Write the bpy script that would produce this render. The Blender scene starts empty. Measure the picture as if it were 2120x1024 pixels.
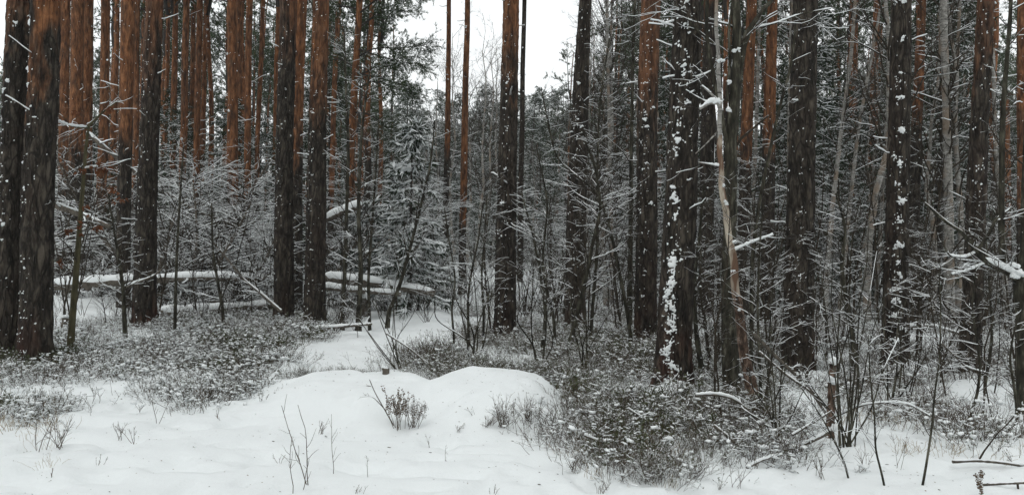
import bpy, math
import numpy as np
from mathutils import Matrix, Vector
R_ = math.radians
sc = bpy.context.scene
COL = sc.collection

# ------------------------------------------------------------------ camera
EYE = 1.6; F = 1632.0; ROLL = R_(1.25)
cr, sr = math.cos(ROLL), math.sin(ROLL)
cd = bpy.data.cameras.new("camera"); cam = bpy.data.objects.new("camera", cd); COL.objects.link(cam)
cd.sensor_width = 36.0; cd.lens = 36.0 * F / 2120.0; cd.clip_end = 1500; cd.clip_start = 0.05
cam.matrix_world = Matrix(((cr, -sr, 0, 0), (0, 0, -1, 0), (sr, cr, 0, EYE), (0, 0, 0, 1)))
sc.camera = cam

# ------------------------------------------------------------------ sky, sun, exposure
SUN_EL, SUN_AZ = R_(48), R_(205)
w = bpy.data.worlds.new("World"); sc.world = w; w.use_nodes = True
nt = w.node_tree; nt.nodes.clear()
sky = nt.nodes.new("ShaderNodeTexSky"); sky.sky_type = 'NISHITA'; sky.sun_disc = False
sky.sun_elevation = SUN_EL; sky.sun_rotation = SUN_AZ; sky.dust_density = 4.0; sky.air_density = 1.0
hs = nt.nodes.new("ShaderNodeHueSaturation"); hs.inputs['Saturation'].default_value = 0.12
mx = nt.nodes.new("ShaderNodeMix"); mx.data_type = 'RGBA'; mx.inputs[0].default_value = 0.72
bg = nt.nodes.new("ShaderNodeBackground"); bg.inputs['Strength'].default_value = 0.1
ow = nt.nodes.new("ShaderNodeOutputWorld")
nt.links.new(sky.outputs[0], hs.inputs['Color']); nt.links.new(hs.outputs[0], mx.inputs[6])
mx.inputs[7].default_value = (15.6, 16.1, 16.2, 1)      # even cloud cover
nt.links.new(mx.outputs[2], bg.inputs['Color']); nt.links.new(bg.outputs[0], ow.inputs['Surface'])
sl = bpy.data.lights.new("sun", 'SUN'); sl.energy = 0.5; sl.angle = R_(30); sl.color = (1, .97, .93)
so = bpy.data.objects.new("sun", sl); COL.objects.link(so)
sd = Vector((math.sin(SUN_AZ) * math.cos(SUN_EL), math.cos(SUN_AZ) * math.cos(SUN_EL), math.sin(SUN_EL)))
so.rotation_euler = sd.to_track_quat('Z', 'Y').to_euler()
sc.view_settings.view_transform = 'Standard'; sc.view_settings.look = 'None'
sc.view_settings.gamma = 1; sc.view_settings.exposure = -0.14
sc.render.engine = 'CYCLES'
cy = sc.cycles
cy.max_bounces = 4; cy.diffuse_bounces = 3; cy.glossy_bounces = 1; cy.transmission_bounces = 1; cy.volume_bounces = 1
cy.transparent_max_bounces = 4; cy.use_denoising = True; cy.caustics_reflective = False; cy.caustics_refractive = False
cy.pixel_filter_type = 'BLACKMAN_HARRIS'

# ------------------------------------------------------------------ numpy tools
def V(*a): return np.array(a, float)
def nrm(a): return a / (np.linalg.norm(a, axis=-1, keepdims=True) + 1e-9)
def _h(ix, iy, iz, s):
    n = (ix * 374761393 + iy * 668265263 + iz * 2147483647 % 4294967296 * 31 + s * 1274126177) & 0xffffffff
    n = ((n ^ (n >> 13)) * 1274126177) & 0xffffffff
    n = n ^ (n >> 16)
    return (n & 0xffff) / 65535.0
def vn(x, y, z=0.0, s=0):
    x, y, z = np.broadcast_arrays(np.asarray(x, float), np.asarray(y, float), np.asarray(z, float))
    ix, iy, iz = np.floor(x).astype(np.int64), np.floor(y).astype(np.int64), np.floor(z).astype(np.int64)
    fx, fy, fz = x - ix, y - iy, z - iz
    fx, fy, fz = [f * f * (3 - 2 * f) for f in (fx, fy, fz)]
    r = 0
    for a in (0, 1):
        for b in (0, 1):
            for c in (0, 1):
                wgt = (fx if a else 1 - fx) * (fy if b else 1 - fy) * (fz if c else 1 - fz)
                r = r + wgt * _h(ix + a, iy + b, iz + c, s)
    return r * 2 - 1
def fbm(x, y, z=0.0, s=0, o=3):
    r = 0; a = 1; t = 0
    for i in range(o):
        r = r + a * vn(x * 2**i, y * 2**i, np.asarray(z) * 2**i, s + i); t += a; a *= .5
    return r / t
def sstep(a, b, x):
    t = np.clip((x - a) / (b - a), 0, 1); return t * t * (3 - 2 * t)

# pixel <-> world (a pixel of the 2120 x 1024 photograph and a real distance along +Y)
def wp(px, py, d):
    cx, cyy = (px - 1060.0) / F, (512.0 - py) / F
    return V(d * (cx * cr - cyy * sr), d, EYE + d * (cx * sr + cyy * cr))
def px_of(x, y, z):
    z = z - EYE; a = x * cr + z * sr; b = -x * sr + z * cr
    return 1060 + F * a / y, 512 - F * b / y

# ------------------------------------------------------------------ terrain
def mound(x, y, cx, cy_, rx, rn, rf, h, p=2.4, q=.36):
    dx = np.abs(x - cx) / rx
    dy = np.where(y < cy_, (cy_ - y) / rn, (y - cy_) / rf)
    r = (dx**p + dy**p)**(1 / p)
    return h * (1 - sstep(q, 1.0, r))
HUMPS = []      # snow heaped at the feet of trees: x, y, radius, height
def ground(x, y, fine=True):
    x = np.asarray(x, float); y = np.asarray(y, float)
    z = .07 * fbm(x / 3.2, y / 3.2, 0, 3) * sstep(3, 9, y) + .034 * fbm(x / .9, y / .9, 0, 7)
    z = z + .5 * sstep(30, 90, y) + .18 * sstep(-6, -14, x) * sstep(14, 22, y)
    m1 = mound(x, y, -1.38, 8.30, np.where(x < -1.38, 1.5, .95), 1.7, .50, .235, 2.1)
    m2 = mound(x, y, -.18, 8.25, .92, 1.6, .55, .275, 2.5, .42)
    z = z + (np.maximum(m1, m2) + .25 * np.minimum(m1, m2)) * (1 + .13 * vn(x / .38, y / .38, 0, 61) + .06 * vn(x / .13, y / .13, 0, 62))
    z = z + mound(x, y, -2.0, 17.5, .9, .9, .9, .12) + mound(x, y, .35, 28.5, .7, 1, 1, .75)
    # rough snow over the low shrubs
    rough = sstep(7.5, 10, y + .55 * np.abs(x + .3)) + sstep(.6, 1.6, x) * sstep(4.8, 6.2, y) * sstep(6, 3.5, x)
    rough = np.clip(rough, 0, 1) * (1 - sstep(0, .05, np.maximum(m1, m2)))
    z = z + rough * (.05 * fbm(x / .45, y / .45, 0, 21) + .035 * np.abs(vn(x / .21, y / .21, 0, 33)))
    for (hx, hy, hr, hh) in HUMPS:
        d2 = ((x - hx)**2 + (y - hy)**2) / hr**2
        z = z + hh * np.exp(-d2 * 2.2) * (1 + .25 * vn(x * 4, y * 4, 0, 5))
    if fine:
        z = z + .008 * vn(x / .17, y / .17, 0, 11) - (.055 * sstep(.2, .7, vn(x / .30, y / .24, 0, 13)) + .03 * sstep(.3, .6, vn(x / .16, y / .2, 0, 17))) * sstep(9, 6.5, y)
    return z
def gpt(px, py, dmax=90.0):
    """where the ray through a photo pixel meets the ground"""
    d = np.concatenate([np.arange(3, 30, .05), np.arange(30, dmax, .4)])
    P = wp(px, py, 1.0); P = (P - V(0, 0, EYE))
    x, z = P[0] * d, EYE + P[2] * d
    g = ground(x, d, False)
    k = np.argmax(z < g) if (z < g).any() else len(d) - 1
    return V(x[k], d[k], g[k])
def foot(px, d):
    """ground point under screen column px at distance d"""
    x = (px - 1060.0) / F * d
    for _ in range(4):
        z = float(ground(x, d, False)); qx, _q = px_of(x, d, z); x += (px - qx) / F * d
    return V(x, d, float(ground(x, d, False)))

# ------------------------------------------------------------------ materials
M = {}
def newmat(name):
    m = bpy.data.materials.new(name); m.use_nodes = True; M[name] = m
    t = m.node_tree; b = t.nodes['Principled BSDF']
    b.inputs['Roughness'].default_value = .85; b.inputs['Specular IOR Level'].default_value = .2
    return m, t, b
def nd(t, typ, **kw):
    n = t.nodes.new(typ)
    for k, v in kw.items(): setattr(n, k, v)
    return n
def ramp(t, fac, stops):
    r = nd(t, "ShaderNodeValToRGB"); e = r.color_ramp.elements
    while len(e) < len(stops): e.new(.5)
    for el, (p, c) in zip(e, stops):
        el.position = p; el.color = (*c, 1) if len(c) == 3 else c
    t.links.new(fac, r.inputs[0]); return r.outputs[0]
def noise(t, vec, scale, det=3, rough=.55, out=0):
    n = nd(t, "ShaderNodeTexNoise"); n.inputs['Scale'].default_value = scale
    n.inputs['Detail'].default_value = det; n.inputs['Roughness'].default_value = rough
    t.links.new(vec, n.inputs['Vector']); return n.outputs[out]
def math_(t, op, a, b=None, c=None, clamp=False):
    n = nd(t, "ShaderNodeMath", operation=op); n.use_clamp = clamp
    for i, v in enumerate((a, b, c)):
        if v is None: continue
        if isinstance(v, (int, float)): n.inputs[i].default_value = v
        else: t.links.new(v, n.inputs[i])
    return n.outputs[0]
def mixc(t, f, a, b):
    n = nd(t, "ShaderNodeMix", data_type='RGBA')
    for i, v in ((0, f), (6, a), (7, b)):
        if isinstance(v, (int, float)): n.inputs[i].default_value = v
        elif isinstance(v, tuple): n.inputs[i].default_value = (*v, 1)
        else: t.links.new(v, n.inputs[i])
    return n.outputs[2]
def objvec(t, sx=1, sy=1, sz=1, rnd=True):
    tc = nd(t, "ShaderNodeTexCoord"); mp = nd(t, "ShaderNodeMapping")
    mp.inputs['Scale'].default_value = (sx, sy, sz); t.links.new(tc.outputs['Object'], mp.inputs[0])
    if rnd:
        oi = nd(t, "ShaderNodeObjectInfo"); mu = math_(t, 'MULTIPLY', oi.outputs['Random'], 37.0)
        cx = nd(t, "ShaderNodeCombineXYZ")
        for i in range(3): t.links.new(mu, cx.inputs[i])
        t.links.new(cx.outputs[0], mp.inputs['Location'])
    return mp.outputs[0], tc.outputs['Object']
def lin(h):
    return tuple(((c / 255 + .055) / 1.055)**2.4 if c > 10 else c / 255 / 12.92 for c in h)
SNOW = (.83, .865, .87)

m, t, b = newmat("snow_ground")
vec, _o = objvec(t, rnd=False)
n1 = noise(t, vec, 3.0, 4); n2 = noise(t, vec, 40, 3)
b.inputs['Base Color'].default_value = (*SNOW, 1)
sp = nd(t, "ShaderNodeTexVoronoi"); sp.inputs['Scale'].default_value = 9; t.links.new(vec, sp.inputs['Vector'])
speck = math_(t, 'LESS_THAN', sp.outputs['Distance'], .055)
msk = math_(t, 'MULTIPLY', speck, math_(t, 'GREATER_THAN', noise(t, vec, 1.3, 2), .52))
t.links.new(mixc(t, msk, SNOW, (.25, .2, .14)), b.inputs['Base Color'])
bp = nd(t, "ShaderNodeBump"); bp.inputs['Strength'].default_value = .5; bp.inputs['Distance'].default_value = .03
t.links.new(math_(t, 'ADD', n1, math_(t, 'MULTIPLY', n2, .25)), bp.inputs['Height']); t.links.new(bp.outputs[0], b.inputs['Normal'])
b.inputs['Roughness'].default_value = .7

m, t, b = newmat("snow")
vec, _o = objvec(t)
b.inputs['Base Color'].default_value = (.86, .89, .895, 1); b.inputs['Roughness'].default_value = .75
bp = nd(t, "ShaderNodeBump"); bp.inputs['Strength'].default_value = .5; bp.inputs['Distance'].default_value = .01
t.links.new(noise(t, vec, 30, 3), bp.inputs['Height']); t.links.new(bp.outputs[0], b.inputs['Normal'])

def pine_bark():
    m, t, b = newmat("pine_bark")
    vec, raw = objvec(t, 1, 1, .27)
    big = noise(t, vec, 2.2, 3); mid = noise(t, vec, 14, 4, .6); fine = noise(t, vec, 55, 3, .6)
    vo = nd(t, "ShaderNodeTexVoronoi", feature='DISTANCE_TO_EDGE'); vo.inputs['Scale'].default_value = 15
    wv = nd(t, "ShaderNodeMix", data_type='VECTOR'); wv.inputs[0].default_value = .13
    t.links.new(vec, wv.inputs[4]); t.links.new(noise(t, vec, 9, 2, .5, 1), wv.inputs[5]); t.links.new(wv.outputs[1], vo.inputs['Vector'])
    crack = ramp(t, vo.outputs[0], [(0, (0, 0, 0)), (.16, (1, 1, 1))])
    dark = ramp(t, mid, [(.34, (.014, .012, .010)), (.5, (.040, .033, .026)), (.66, (.100, .085, .068))])
    dark = mixc(t, math_(t, 'MULTIPLY', ramp(t, big, [(.45, (0, 0, 0)), (.7, (1, 1, 1))]), .28), dark, (.060, .034, .025))
    dark = mixc(t, ramp(t, fine, [(.55, (0, 0, 0)), (.7, (1, 1, 1))]), dark, (.088, .079, .064))
    dark = mixc(t, math_(t, 'MULTIPLY_ADD', crack, .75, .25), (.011, .009, .008), dark)
    # thin flaky upper bark, redder where the plates have dropped
    org = ramp(t, mid, [(.33, (.065, .030, .016)), (.5, (.175, .074, .033)), (.67, (.33, .150, .070))])
    org = mixc(t, ramp(t, fine, [(.55, (0, 0, 0)), (.75, (1, 1, 1))]), org, (.085, .052, .038))
    at = nd(t, "ShaderNodeAttribute"); at.attribute_type = 'OBJECT'; at.attribute_name = "orange_height"
    sx = nd(t, "ShaderNodeSeparateXYZ"); t.links.new(raw, sx.inputs[0])
    h = math_(t, 'SUBTRACT', sx.outputs[2], at.outputs['Fac'])
    h = math_(t, 'ADD', h, math_(t, 'MULTIPLY', math_(t, 'SUBTRACT', big, .5), 3.2))
    h = math_(t, 'ADD', h, math_(t, 'MULTIPLY', math_(t, 'SUBTRACT', mid, .5), 1.6))
    f = math_(t, 'MULTIPLY_ADD', h, 1.1, .5, True)
    a3 = nd(t, "ShaderNodeAttribute"); a3.attribute_type = 'OBJECT'; a3.attribute_name = "patchy"
    pat = ramp(t, noise(t, vec, 3.1, 2), [(.47, (0, 0, 0)), (.56, (1, 1, 1))])
    f = math_(t, 'MULTIPLY', f, math_(t, 'ADD', math_(t, 'MULTIPLY', a3.outputs['Fac'], math_(t, 'SUBTRACT', pat, 1.0)), 1.0))
    a4 = nd(t, "ShaderNodeAttribute"); a4.attribute_type = 'OBJECT'; a4.attribute_name = "dull"
    org = mixc(t, a4.outputs['Fac'], org, ramp(t, mid, [(.3, (.045, .028, .020)), (.7, (.15, .092, .066))]))
    org = mixc(t, math_(t, 'MULTIPLY', ramp(t, noise(t, vec, 6, 3), [(.52, (0, 0, 0)), (.68, (1, 1, 1))]), .6), org, dark)
    col = mixc(t, f, dark, org)
    a2 = nd(t, "ShaderNodeAttribute"); a2.attribute_type = 'OBJECT'; a2.attribute_name = "red_foot"
    foot_ = math_(t, 'MULTIPLY', math_(t, 'MULTIPLY_ADD', sx.outputs[2], -1.3, 1.1, True), a2.outputs['Fac'])
    foot_ = math_(t, 'MULTIPLY', foot_, ramp(t, noise(t, vec, 3.5, 2), [(.46, (0, 0, 0)), (.58, (1, 1, 1))]))
    col = mixc(t, foot_, col, ramp(t, mid, [(.3, (.025, .010, .008)), (.7, (.085, .032, .02))]))
    t.links.new(col, b.inputs['Base Color'])
    hh = math_(t, 'ADD', math_(t, 'MULTIPLY', mid, .8), math_(t, 'MULTIPLY', crack, .6))
    hh = math_(t, 'ADD', hh, math_(t, 'MULTIPLY', fine, .3))
    bp = nd(t, "ShaderNodeBump"); bp.inputs['Strength'].default_value = .9; bp.inputs['Distance'].default_value = .03
    t.links.new(hh, bp.inputs['Height']); t.links.new(bp.outputs[0], b.inputs['Normal'])
    b.inputs['Roughness'].default_value = .92
pine_bark()

def bark(name, stops, sc_=(1, 1, .3), scale=18, bump=.01, extra=None):
    m, t, b = newmat(name); vec, raw = objvec(t, *sc_)
    n = noise(t, vec, scale, 4, .6); col = ramp(t, n, stops)
    if extra: col = extra(t, vec, col)
    t.links.new(col, b.inputs['Base Color'])
    bp = nd(t, "ShaderNodeBump"); bp.inputs['Strength'].default_value = .8; bp.inputs['Distance'].default_value = bump
    t.links.new(n, bp.inputs['Height']); t.links.new(bp.outputs[0], b.inputs['Normal'])
def marks(t, vec, col):
    mp = nd(t, "ShaderNodeMapping"); mp.inputs['Scale'].default_value = (3, 3, 26); t.links.new(vec, mp.inputs[0])
    f = ramp(t, noise(t, mp.outputs[0], 2.2, 3), [(.56, (0, 0, 0)), (.62, (1, 1, 1))])
    col = mixc(t, f, col, (.05, .045, .04))
    f2 = ramp(t, noise(t, vec, 3, 2), [(.5, (0, 0, 0)), (.62, (1, 1, 1))])
    return mixc(t, math_(t, 'MULTIPLY', f2, .7), col, (.22, .16, .11))
bark("birch_bark", [(.3, (.13, .125, .11)), (.6, (.36, .35, .325))], (1, 1, 1), 12, .004, marks)
def peel(t, vec, col):
    f = ramp(t, noise(t, vec, 7, 3), [(.50, (0, 0, 0)), (.56, (1, 1, 1))])
    return mixc(t, f, col, (.15, .09, .06))
bark("bare_wood", [(.3, (.26, .21, .16)), (.65, (.55, .49, .40))], (1, 1, .25), 14, .006, peel)
bark("rotten_bark", [(.35, (.025, .018, .014)), (.5, (.085, .055, .040)), (.65, (.24, .17, .13))], (1, 1, .5), 22, .01)
bark("alder_bark", [(.35, (.012, .011, .008)), (.52, (.040, .037, .026)), (.68, (.12, .115, .088))], (1, 1, .3), 20, .008)
bark("mossy_bark", [(.3, (.035, .032, .016)), (.6, (.10, .09, .05)), (.8, (.17, .155, .10))], (1, 1, .3), 20, .006)
bark("dead_wood", [(.3, (.05, .043, .035)), (.7, (.16, .14, .115))], (1, 1, .3), 25, .006)
bark("far_trunk", [(.3, (.02, .018, .016)), (.7, (.06, .052, .045))], (1, 1, .3), 12, .006)
bark("cut_wood", [(.3, (.22, .15, .09)), (.7, (.38, .28, .18))], (1, 1, 1), 30, .002)
bark("oak_leaf", [(.3, (.10, .038, .018)), (.7, (.24, .095, .042))], (1, 1, 1), 20, .002)
bark("heather", [(.3, (.10, .065, .045)), (.7, (.20, .15, .10))], (1, 1, 1), 40, .002)

def twig(name, c1, c2, lo=.12, hi=.55, snowf=1.0):
    """thin bark with snow lying on whatever faces up"""
    m, t, b = newmat(name); vec, raw = objvec(t)
    g = nd(t, "ShaderNodeNewGeometry"); s = nd(t, "ShaderNodeSeparateXYZ"); t.links.new(g.outputs['Normal'], s.inputs[0])
    n = noise(t, vec, 9, 2); col = ramp(t, noise(t, vec, 30, 2), [(.3, c1), (.7, c2)])
    z = math_(t, 'ADD', math_(t, 'ABSOLUTE', s.outputs[2]) if name == 'spruce_needles' or name == 'pine_needles' or name == 'small_leaf' else s.outputs[2], math_(t, 'MULTIPLY', math_(t, 'SUBTRACT', n, .5), 1.3))
    f = math_(t, 'MULTIPLY', math_(t, 'MULTIPLY_ADD', z, 1 / (hi - lo), -lo / (hi - lo), True), snowf)
    t.links.new(mixc(t, f, col, (.84, .87, .88)), b.inputs['Base Color'])
    return b
twig("dark_twig", (.020, .016, .011), (.060, .048, .034), .7, 1.2)
twig("clean_twig", (.04, .03, .022), (.12, .09, .06), .75, 1.2)
twig("ground_twig", (.040, .031, .020), (.125, .10, .065), .55, 1.0)
twig("small_leaf", (.045, .055, .026), (.12, .135, .07), .75, 1.2, .8)
twig("pine_needles", (.020, .036, .014), (.062, .094, .038), .95, 1.3, .6)
twig("spruce_needles", (.012, .022, .010), (.038, .056, .028), 1.0, 1.35, .6)
twig("dry_grass", (.22, .16, .09), (.38, .30, .18), .9, 1.3)

# ------------------------------------------------------------------ mesh tools
class MB:
    def __init__(s): s.v = []; s.f = {3: [], 4: []}; s.n = 0
    def add(s, v, f, m=0):
        v = np.asarray(v, float).reshape(-1, 3); f = np.asarray(f, np.int64)
        if not len(f): return
        s.v.append(v); k = f.shape[1]; s.f[k].append((f + s.n, m)); s.n += len(v)
    def tubes(s, P, R, sides=4, m=0, cap=None):
        P = np.asarray(P, float); R = np.asarray(R, float)
        if P.ndim == 2: P = P[None]; R = R[None]
        n, k, _ = P.shape
        if n == 0: return
        T = nrm(np.gradient(P, axis=1))
        ref = np.where(np.abs(T[:, :1, 2:3]) > .75, V(1, 0, 0), V(0, 0, 1)) * np.ones((n, k, 3))
        U = nrm(np.cross(T, ref)); W = np.cross(T, U)
        a = np.arange(sides) * 2 * np.pi / sides + .4
        R = R if R.ndim == 3 else R[..., None]
        v = P[:, :, None] + R[..., None] * (U[:, :, None] * np.cos(a)[:, None] + W[:, :, None] * np.sin(a)[:, None])
        i = np.arange(n)[:, None, None] * k * sides + np.arange(k - 1)[None, :, None] * sides
        j = np.arange(sides)[None, None]; j2 = (j + 1) % sides
        f = np.stack([i + j, i + j2, i + sides + j2, i + sides + j], -1).reshape(-1, 4)
        s.add(v, f, m)
        if cap is not None:       # closed ends: n small triangle fans
            for ring, flip in ((0, 0), (k - 1, 1)):
                vv = v[:, ring]; c = vv.mean(1, keepdims=True); vv = np.concatenate([vv, c], 1)
                o = np.arange(n)[:, None] * (sides + 1); q = np.arange(sides)[None]; q2 = (q + 1) % sides
                tri = np.stack([o + q, o + q2, o + sides + 0 * q], -1).reshape(-1, 3)
                s.add(vv, tri[:, ::-1] if not flip else tri, cap)
    def build(s, name, mats, parent=None, smooth=True):
        me = bpy.data.meshes.new(name)
        v = np.concatenate(s.v) if s.v else np.zeros((0, 3))
        q = np.concatenate([f for f, _ in s.f[4]]) if s.f[4] else np.zeros((0, 4), np.int64)
        tr = np.concatenate([f for f, _ in s.f[3]]) if s.f[3] else np.zeros((0, 3), np.int64)
        mi = np.concatenate([np.full(len(f), mm) for k in (4, 3) for f, mm in s.f[k]] or [np.zeros(0)])
        me.vertices.add(len(v)); me.vertices.foreach_set("co", v.astype(np.float32).ravel())
        loops = np.concatenate([q.ravel(), tr.ravel()]).astype(np.int32)
        me.loops.add(len(loops)); me.loops.foreach_set("vertex_index", loops)
        ls = np.concatenate([np.arange(len(q)) * 4, len(q) * 4 + np.arange(len(tr)) * 3]).astype(np.int32)
        me.polygons.add(len(ls)); me.polygons.foreach_set("loop_start", ls)
        me.polygons.foreach_set("material_index", mi.astype(np.int32))
        me.polygons.foreach_set("use_smooth", np.full(len(ls), smooth))
        me.update(calc_edges=True)
        for mm in (mats if isinstance(mats, (list, tuple)) else [mats]): me.materials.append(M[mm])
        o = bpy.data.objects.new(name, me); COL.objects.link(o)
        if parent: o.parent = parent
        return o
def tag(o, label=None, cat=None, group=None, kind=None):
    for k, v in (("label", label), ("category", cat), ("group", group), ("kind", kind)):
        if v: o[k] = v
    return o
def thing(name, loc, label, cat, group=None):
    o = bpy.data.objects.new(name, None); COL.objects.link(o); o.location = loc; o.empty_display_size = .1
    return tag(o, label, cat, group)
def copy_tree(o, loc, rz=0.0, s=1.0, label=None, group=None):
    r = o.copy(); COL.objects.link(r); r.location = loc; r.rotation_euler = (0, 0, rz); r.scale = (s, s, s)
    if label: r['label'] = label
    if group: r['group'] = group
    for ch in KIDS.get(o.name, []):
        c = ch.copy(); COL.objects.link(c); c.parent = r
        for p in ("orange_height",):
            if p in ch: c[p] = ch[p]
    return r
KIDS = {}

def resample(pts, k):
    pts = np.asarray(pts, float); L = np.r_[0, np.cumsum(np.linalg.norm(np.diff(pts, axis=0), axis=1))]
    # smooth (Catmull-like) by dense linear + box filter
    tt = np.linspace(0, L[-1], max(k * 4, 40)); q = np.stack([np.interp(tt, L, pts[:, i]) for i in range(3)], 1)
    n = max(1, len(tt) // (4 * max(1, len(pts) - 1)))
    for _ in range(2):
        e = np.concatenate([np.repeat(q[:1], n, 0), q, np.repeat(q[-1:], n, 0)])
        c = np.cumsum(np.concatenate([np.zeros((1, 3)), e]), 0); q2 = (c[2 * n + 1:] - c[:-2 * n - 1]) / (2 * n + 1)
        q2[0], q2[-1] = q[0], q[-1]; q = q2
    t2 = np.linspace(0, len(q) - 1, k)
    return np.stack([np.interp(t2, np.arange(len(q)), q[:, i]) for i in range(3)], 1)
def grow(rng, P, R, n, L, ang=.9, t0=.2, t1=1.0, k=5, rf=.55, rmin=.002, wob=.12, up=0.0, flat=False, taper=.25, lfall=.5, dirx=None):
    """n children spread over the parent tubes (P: m,k,3)"""
    m, K, _ = P.shape
    if m == 0: return np.zeros((0, k, 3)), np.zeros((0, k))
    pid = rng.integers(0, m, n) if n != m else np.arange(m)
    t = t0 + (t1 - t0) * rng.random(n); x = t * (K - 1); i = np.minimum(x.astype(int), K - 2); f = (x - i)[:, None]
    base = P[pid, i] * (1 - f) + P[pid, i + 1] * f; rad = R[pid, i] * (1 - f[:, 0]) + R[pid, i + 1] * f[:, 0]
    T = nrm(P[pid, i + 1] - P[pid, i]); r = rng.normal(size=(n, 3))
    if flat: r[:, 2] *= .25
    perp = nrm(r - (r * T).sum(1, keepdims=True) * T)
    if dirx is not None: perp = nrm(perp + dirx)
    a = ang * (.7 + .6 * rng.random(n))[:, None]
    D = nrm(np.cos(a) * T + np.sin(a) * perp)
    ln = L * (.55 + .7 * rng.random(n)) * (1 - lfall * t)
    out = np.zeros((n, k, 3)); out[:, 0] = base
    for j in range(1, k):
        D = nrm(D + wob * rng.normal(size=(n, 3)) + V(0, 0, up / k))
        out[:, j] = out[:, j - 1] + D * (ln / (k - 1))[:, None]
    r0 = np.maximum(rad * rf, rmin); rr = r0[:, None] * np.linspace(1, taper, k)[None]
    return out, np.maximum(rr, rmin * .6)
def snow_on(mb, rng, P, R, m, w=1.0, add=.004, sides=4, lim=.75, gap=.35):
    """ridges of snow lying on the upper side of branches that are not steep"""
    if len(P) == 0: return
    T = nrm(np.gradient(P, axis=1)); fl = np.clip((lim - np.abs(T[..., 2])) / .35, 0, 1)
    nz = vn(P[..., 0] * 2.7 + 9, P[..., 1] * 2.7, P[..., 2] * 2.7, 5)
    g = np.clip((nz + gap + .35) * 3, 0, 1)
    S = (R * w + add) * fl * g * (.75 + .5 * rng.random(R.shape))
    Q = P.copy(); Q[..., 2] += R * .55 + S * .45
    keep = S.max(1) > add * .5
    if keep.any(): mb.tubes(Q[keep], np.maximum(S[keep], .0004), sides, m)
def sprays(mb, rng, base, D, nper, L, wd, m, spread=.7, droop=0.0, flatn=0.0):
    """narrow needle-bunch triangles round each base point"""
    n = len(base)
    if n == 0: return
    b = np.repeat(base, nper, 0); d = np.repeat(D, nper, 0) + spread * rng.normal(size=(n * nper, 3)) * np.array([1, 1, 1 - flatn])
    d[:, 2] -= droop; d = nrm(d); ln = (L * (.6 + .8 * rng.random(n * nper)))[:, None]
    s = nrm(np.cross(d, rng.normal(size=d.shape))) * wd * .5
    v = np.stack([b - s, b + s, b + d * ln], 1); mb.add(v, np.arange(len(b) * 3).reshape(-1, 3), m)
def blobs(mb, rng, C, N, S, m=0, flatten=.45, stretch=1.0):
    """small lumps of snow: centre C, surface normal N, size S"""
    n = len(C)
    if n == 0: return
    th = np.linspace(0, np.pi, 5)[1:-1]; ph = np.arange(6) * np.pi / 3
    sph = [V(0, 0, 1)] + [V(math.sin(a) * math.cos(b_), math.sin(a) * math.sin(b_), math.cos(a)) for a in th for b_ in ph] + [V(0, 0, -1)]
    sph = np.array(sph); K = len(sph)
    U = nrm(np.cross(N, V(.13, .2, 1))); W = np.cross(N, U)
    j = 1 + .9 * (rng.random((n, K)) - .5)
    sx = S * (1 + .5 * (rng.random(n) - .5)) * stretch
    v = C[:, None] + j[..., None] * (U[:, None] * (sph[:, 0] * 1.0)[None, :, None] * sx[:, None, None] + W[:, None] * sph[:, 1][None, :, None] * S[:, None, None] + N[:, None] * sph[:, 2][None, :, None] * (S * flatten)[:, None, None])
    tri, quad = [], []
    for i in range(6):
        i2 = (i + 1) % 6; tri += [(0, 1 + i, 1 + i2), (K - 1, 13 + i2, 13 + i)]
        for r in (0, 1): quad.append((1 + r * 6 + i, 1 + r * 6 + 6 + i, 1 + r * 6 + 6 + i2, 1 + r * 6 + i2))
    o = np.arange(n)[:, None, None] * K; vv = v.reshape(-1, 3)
    base = mb.n; mb.add(vv, (np.array(tri)[None] + o).reshape(-1, 3), m)
    mb.f[4].append(((np.array(quad)[None] + o).reshape(-1, 4) + base, m))

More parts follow.
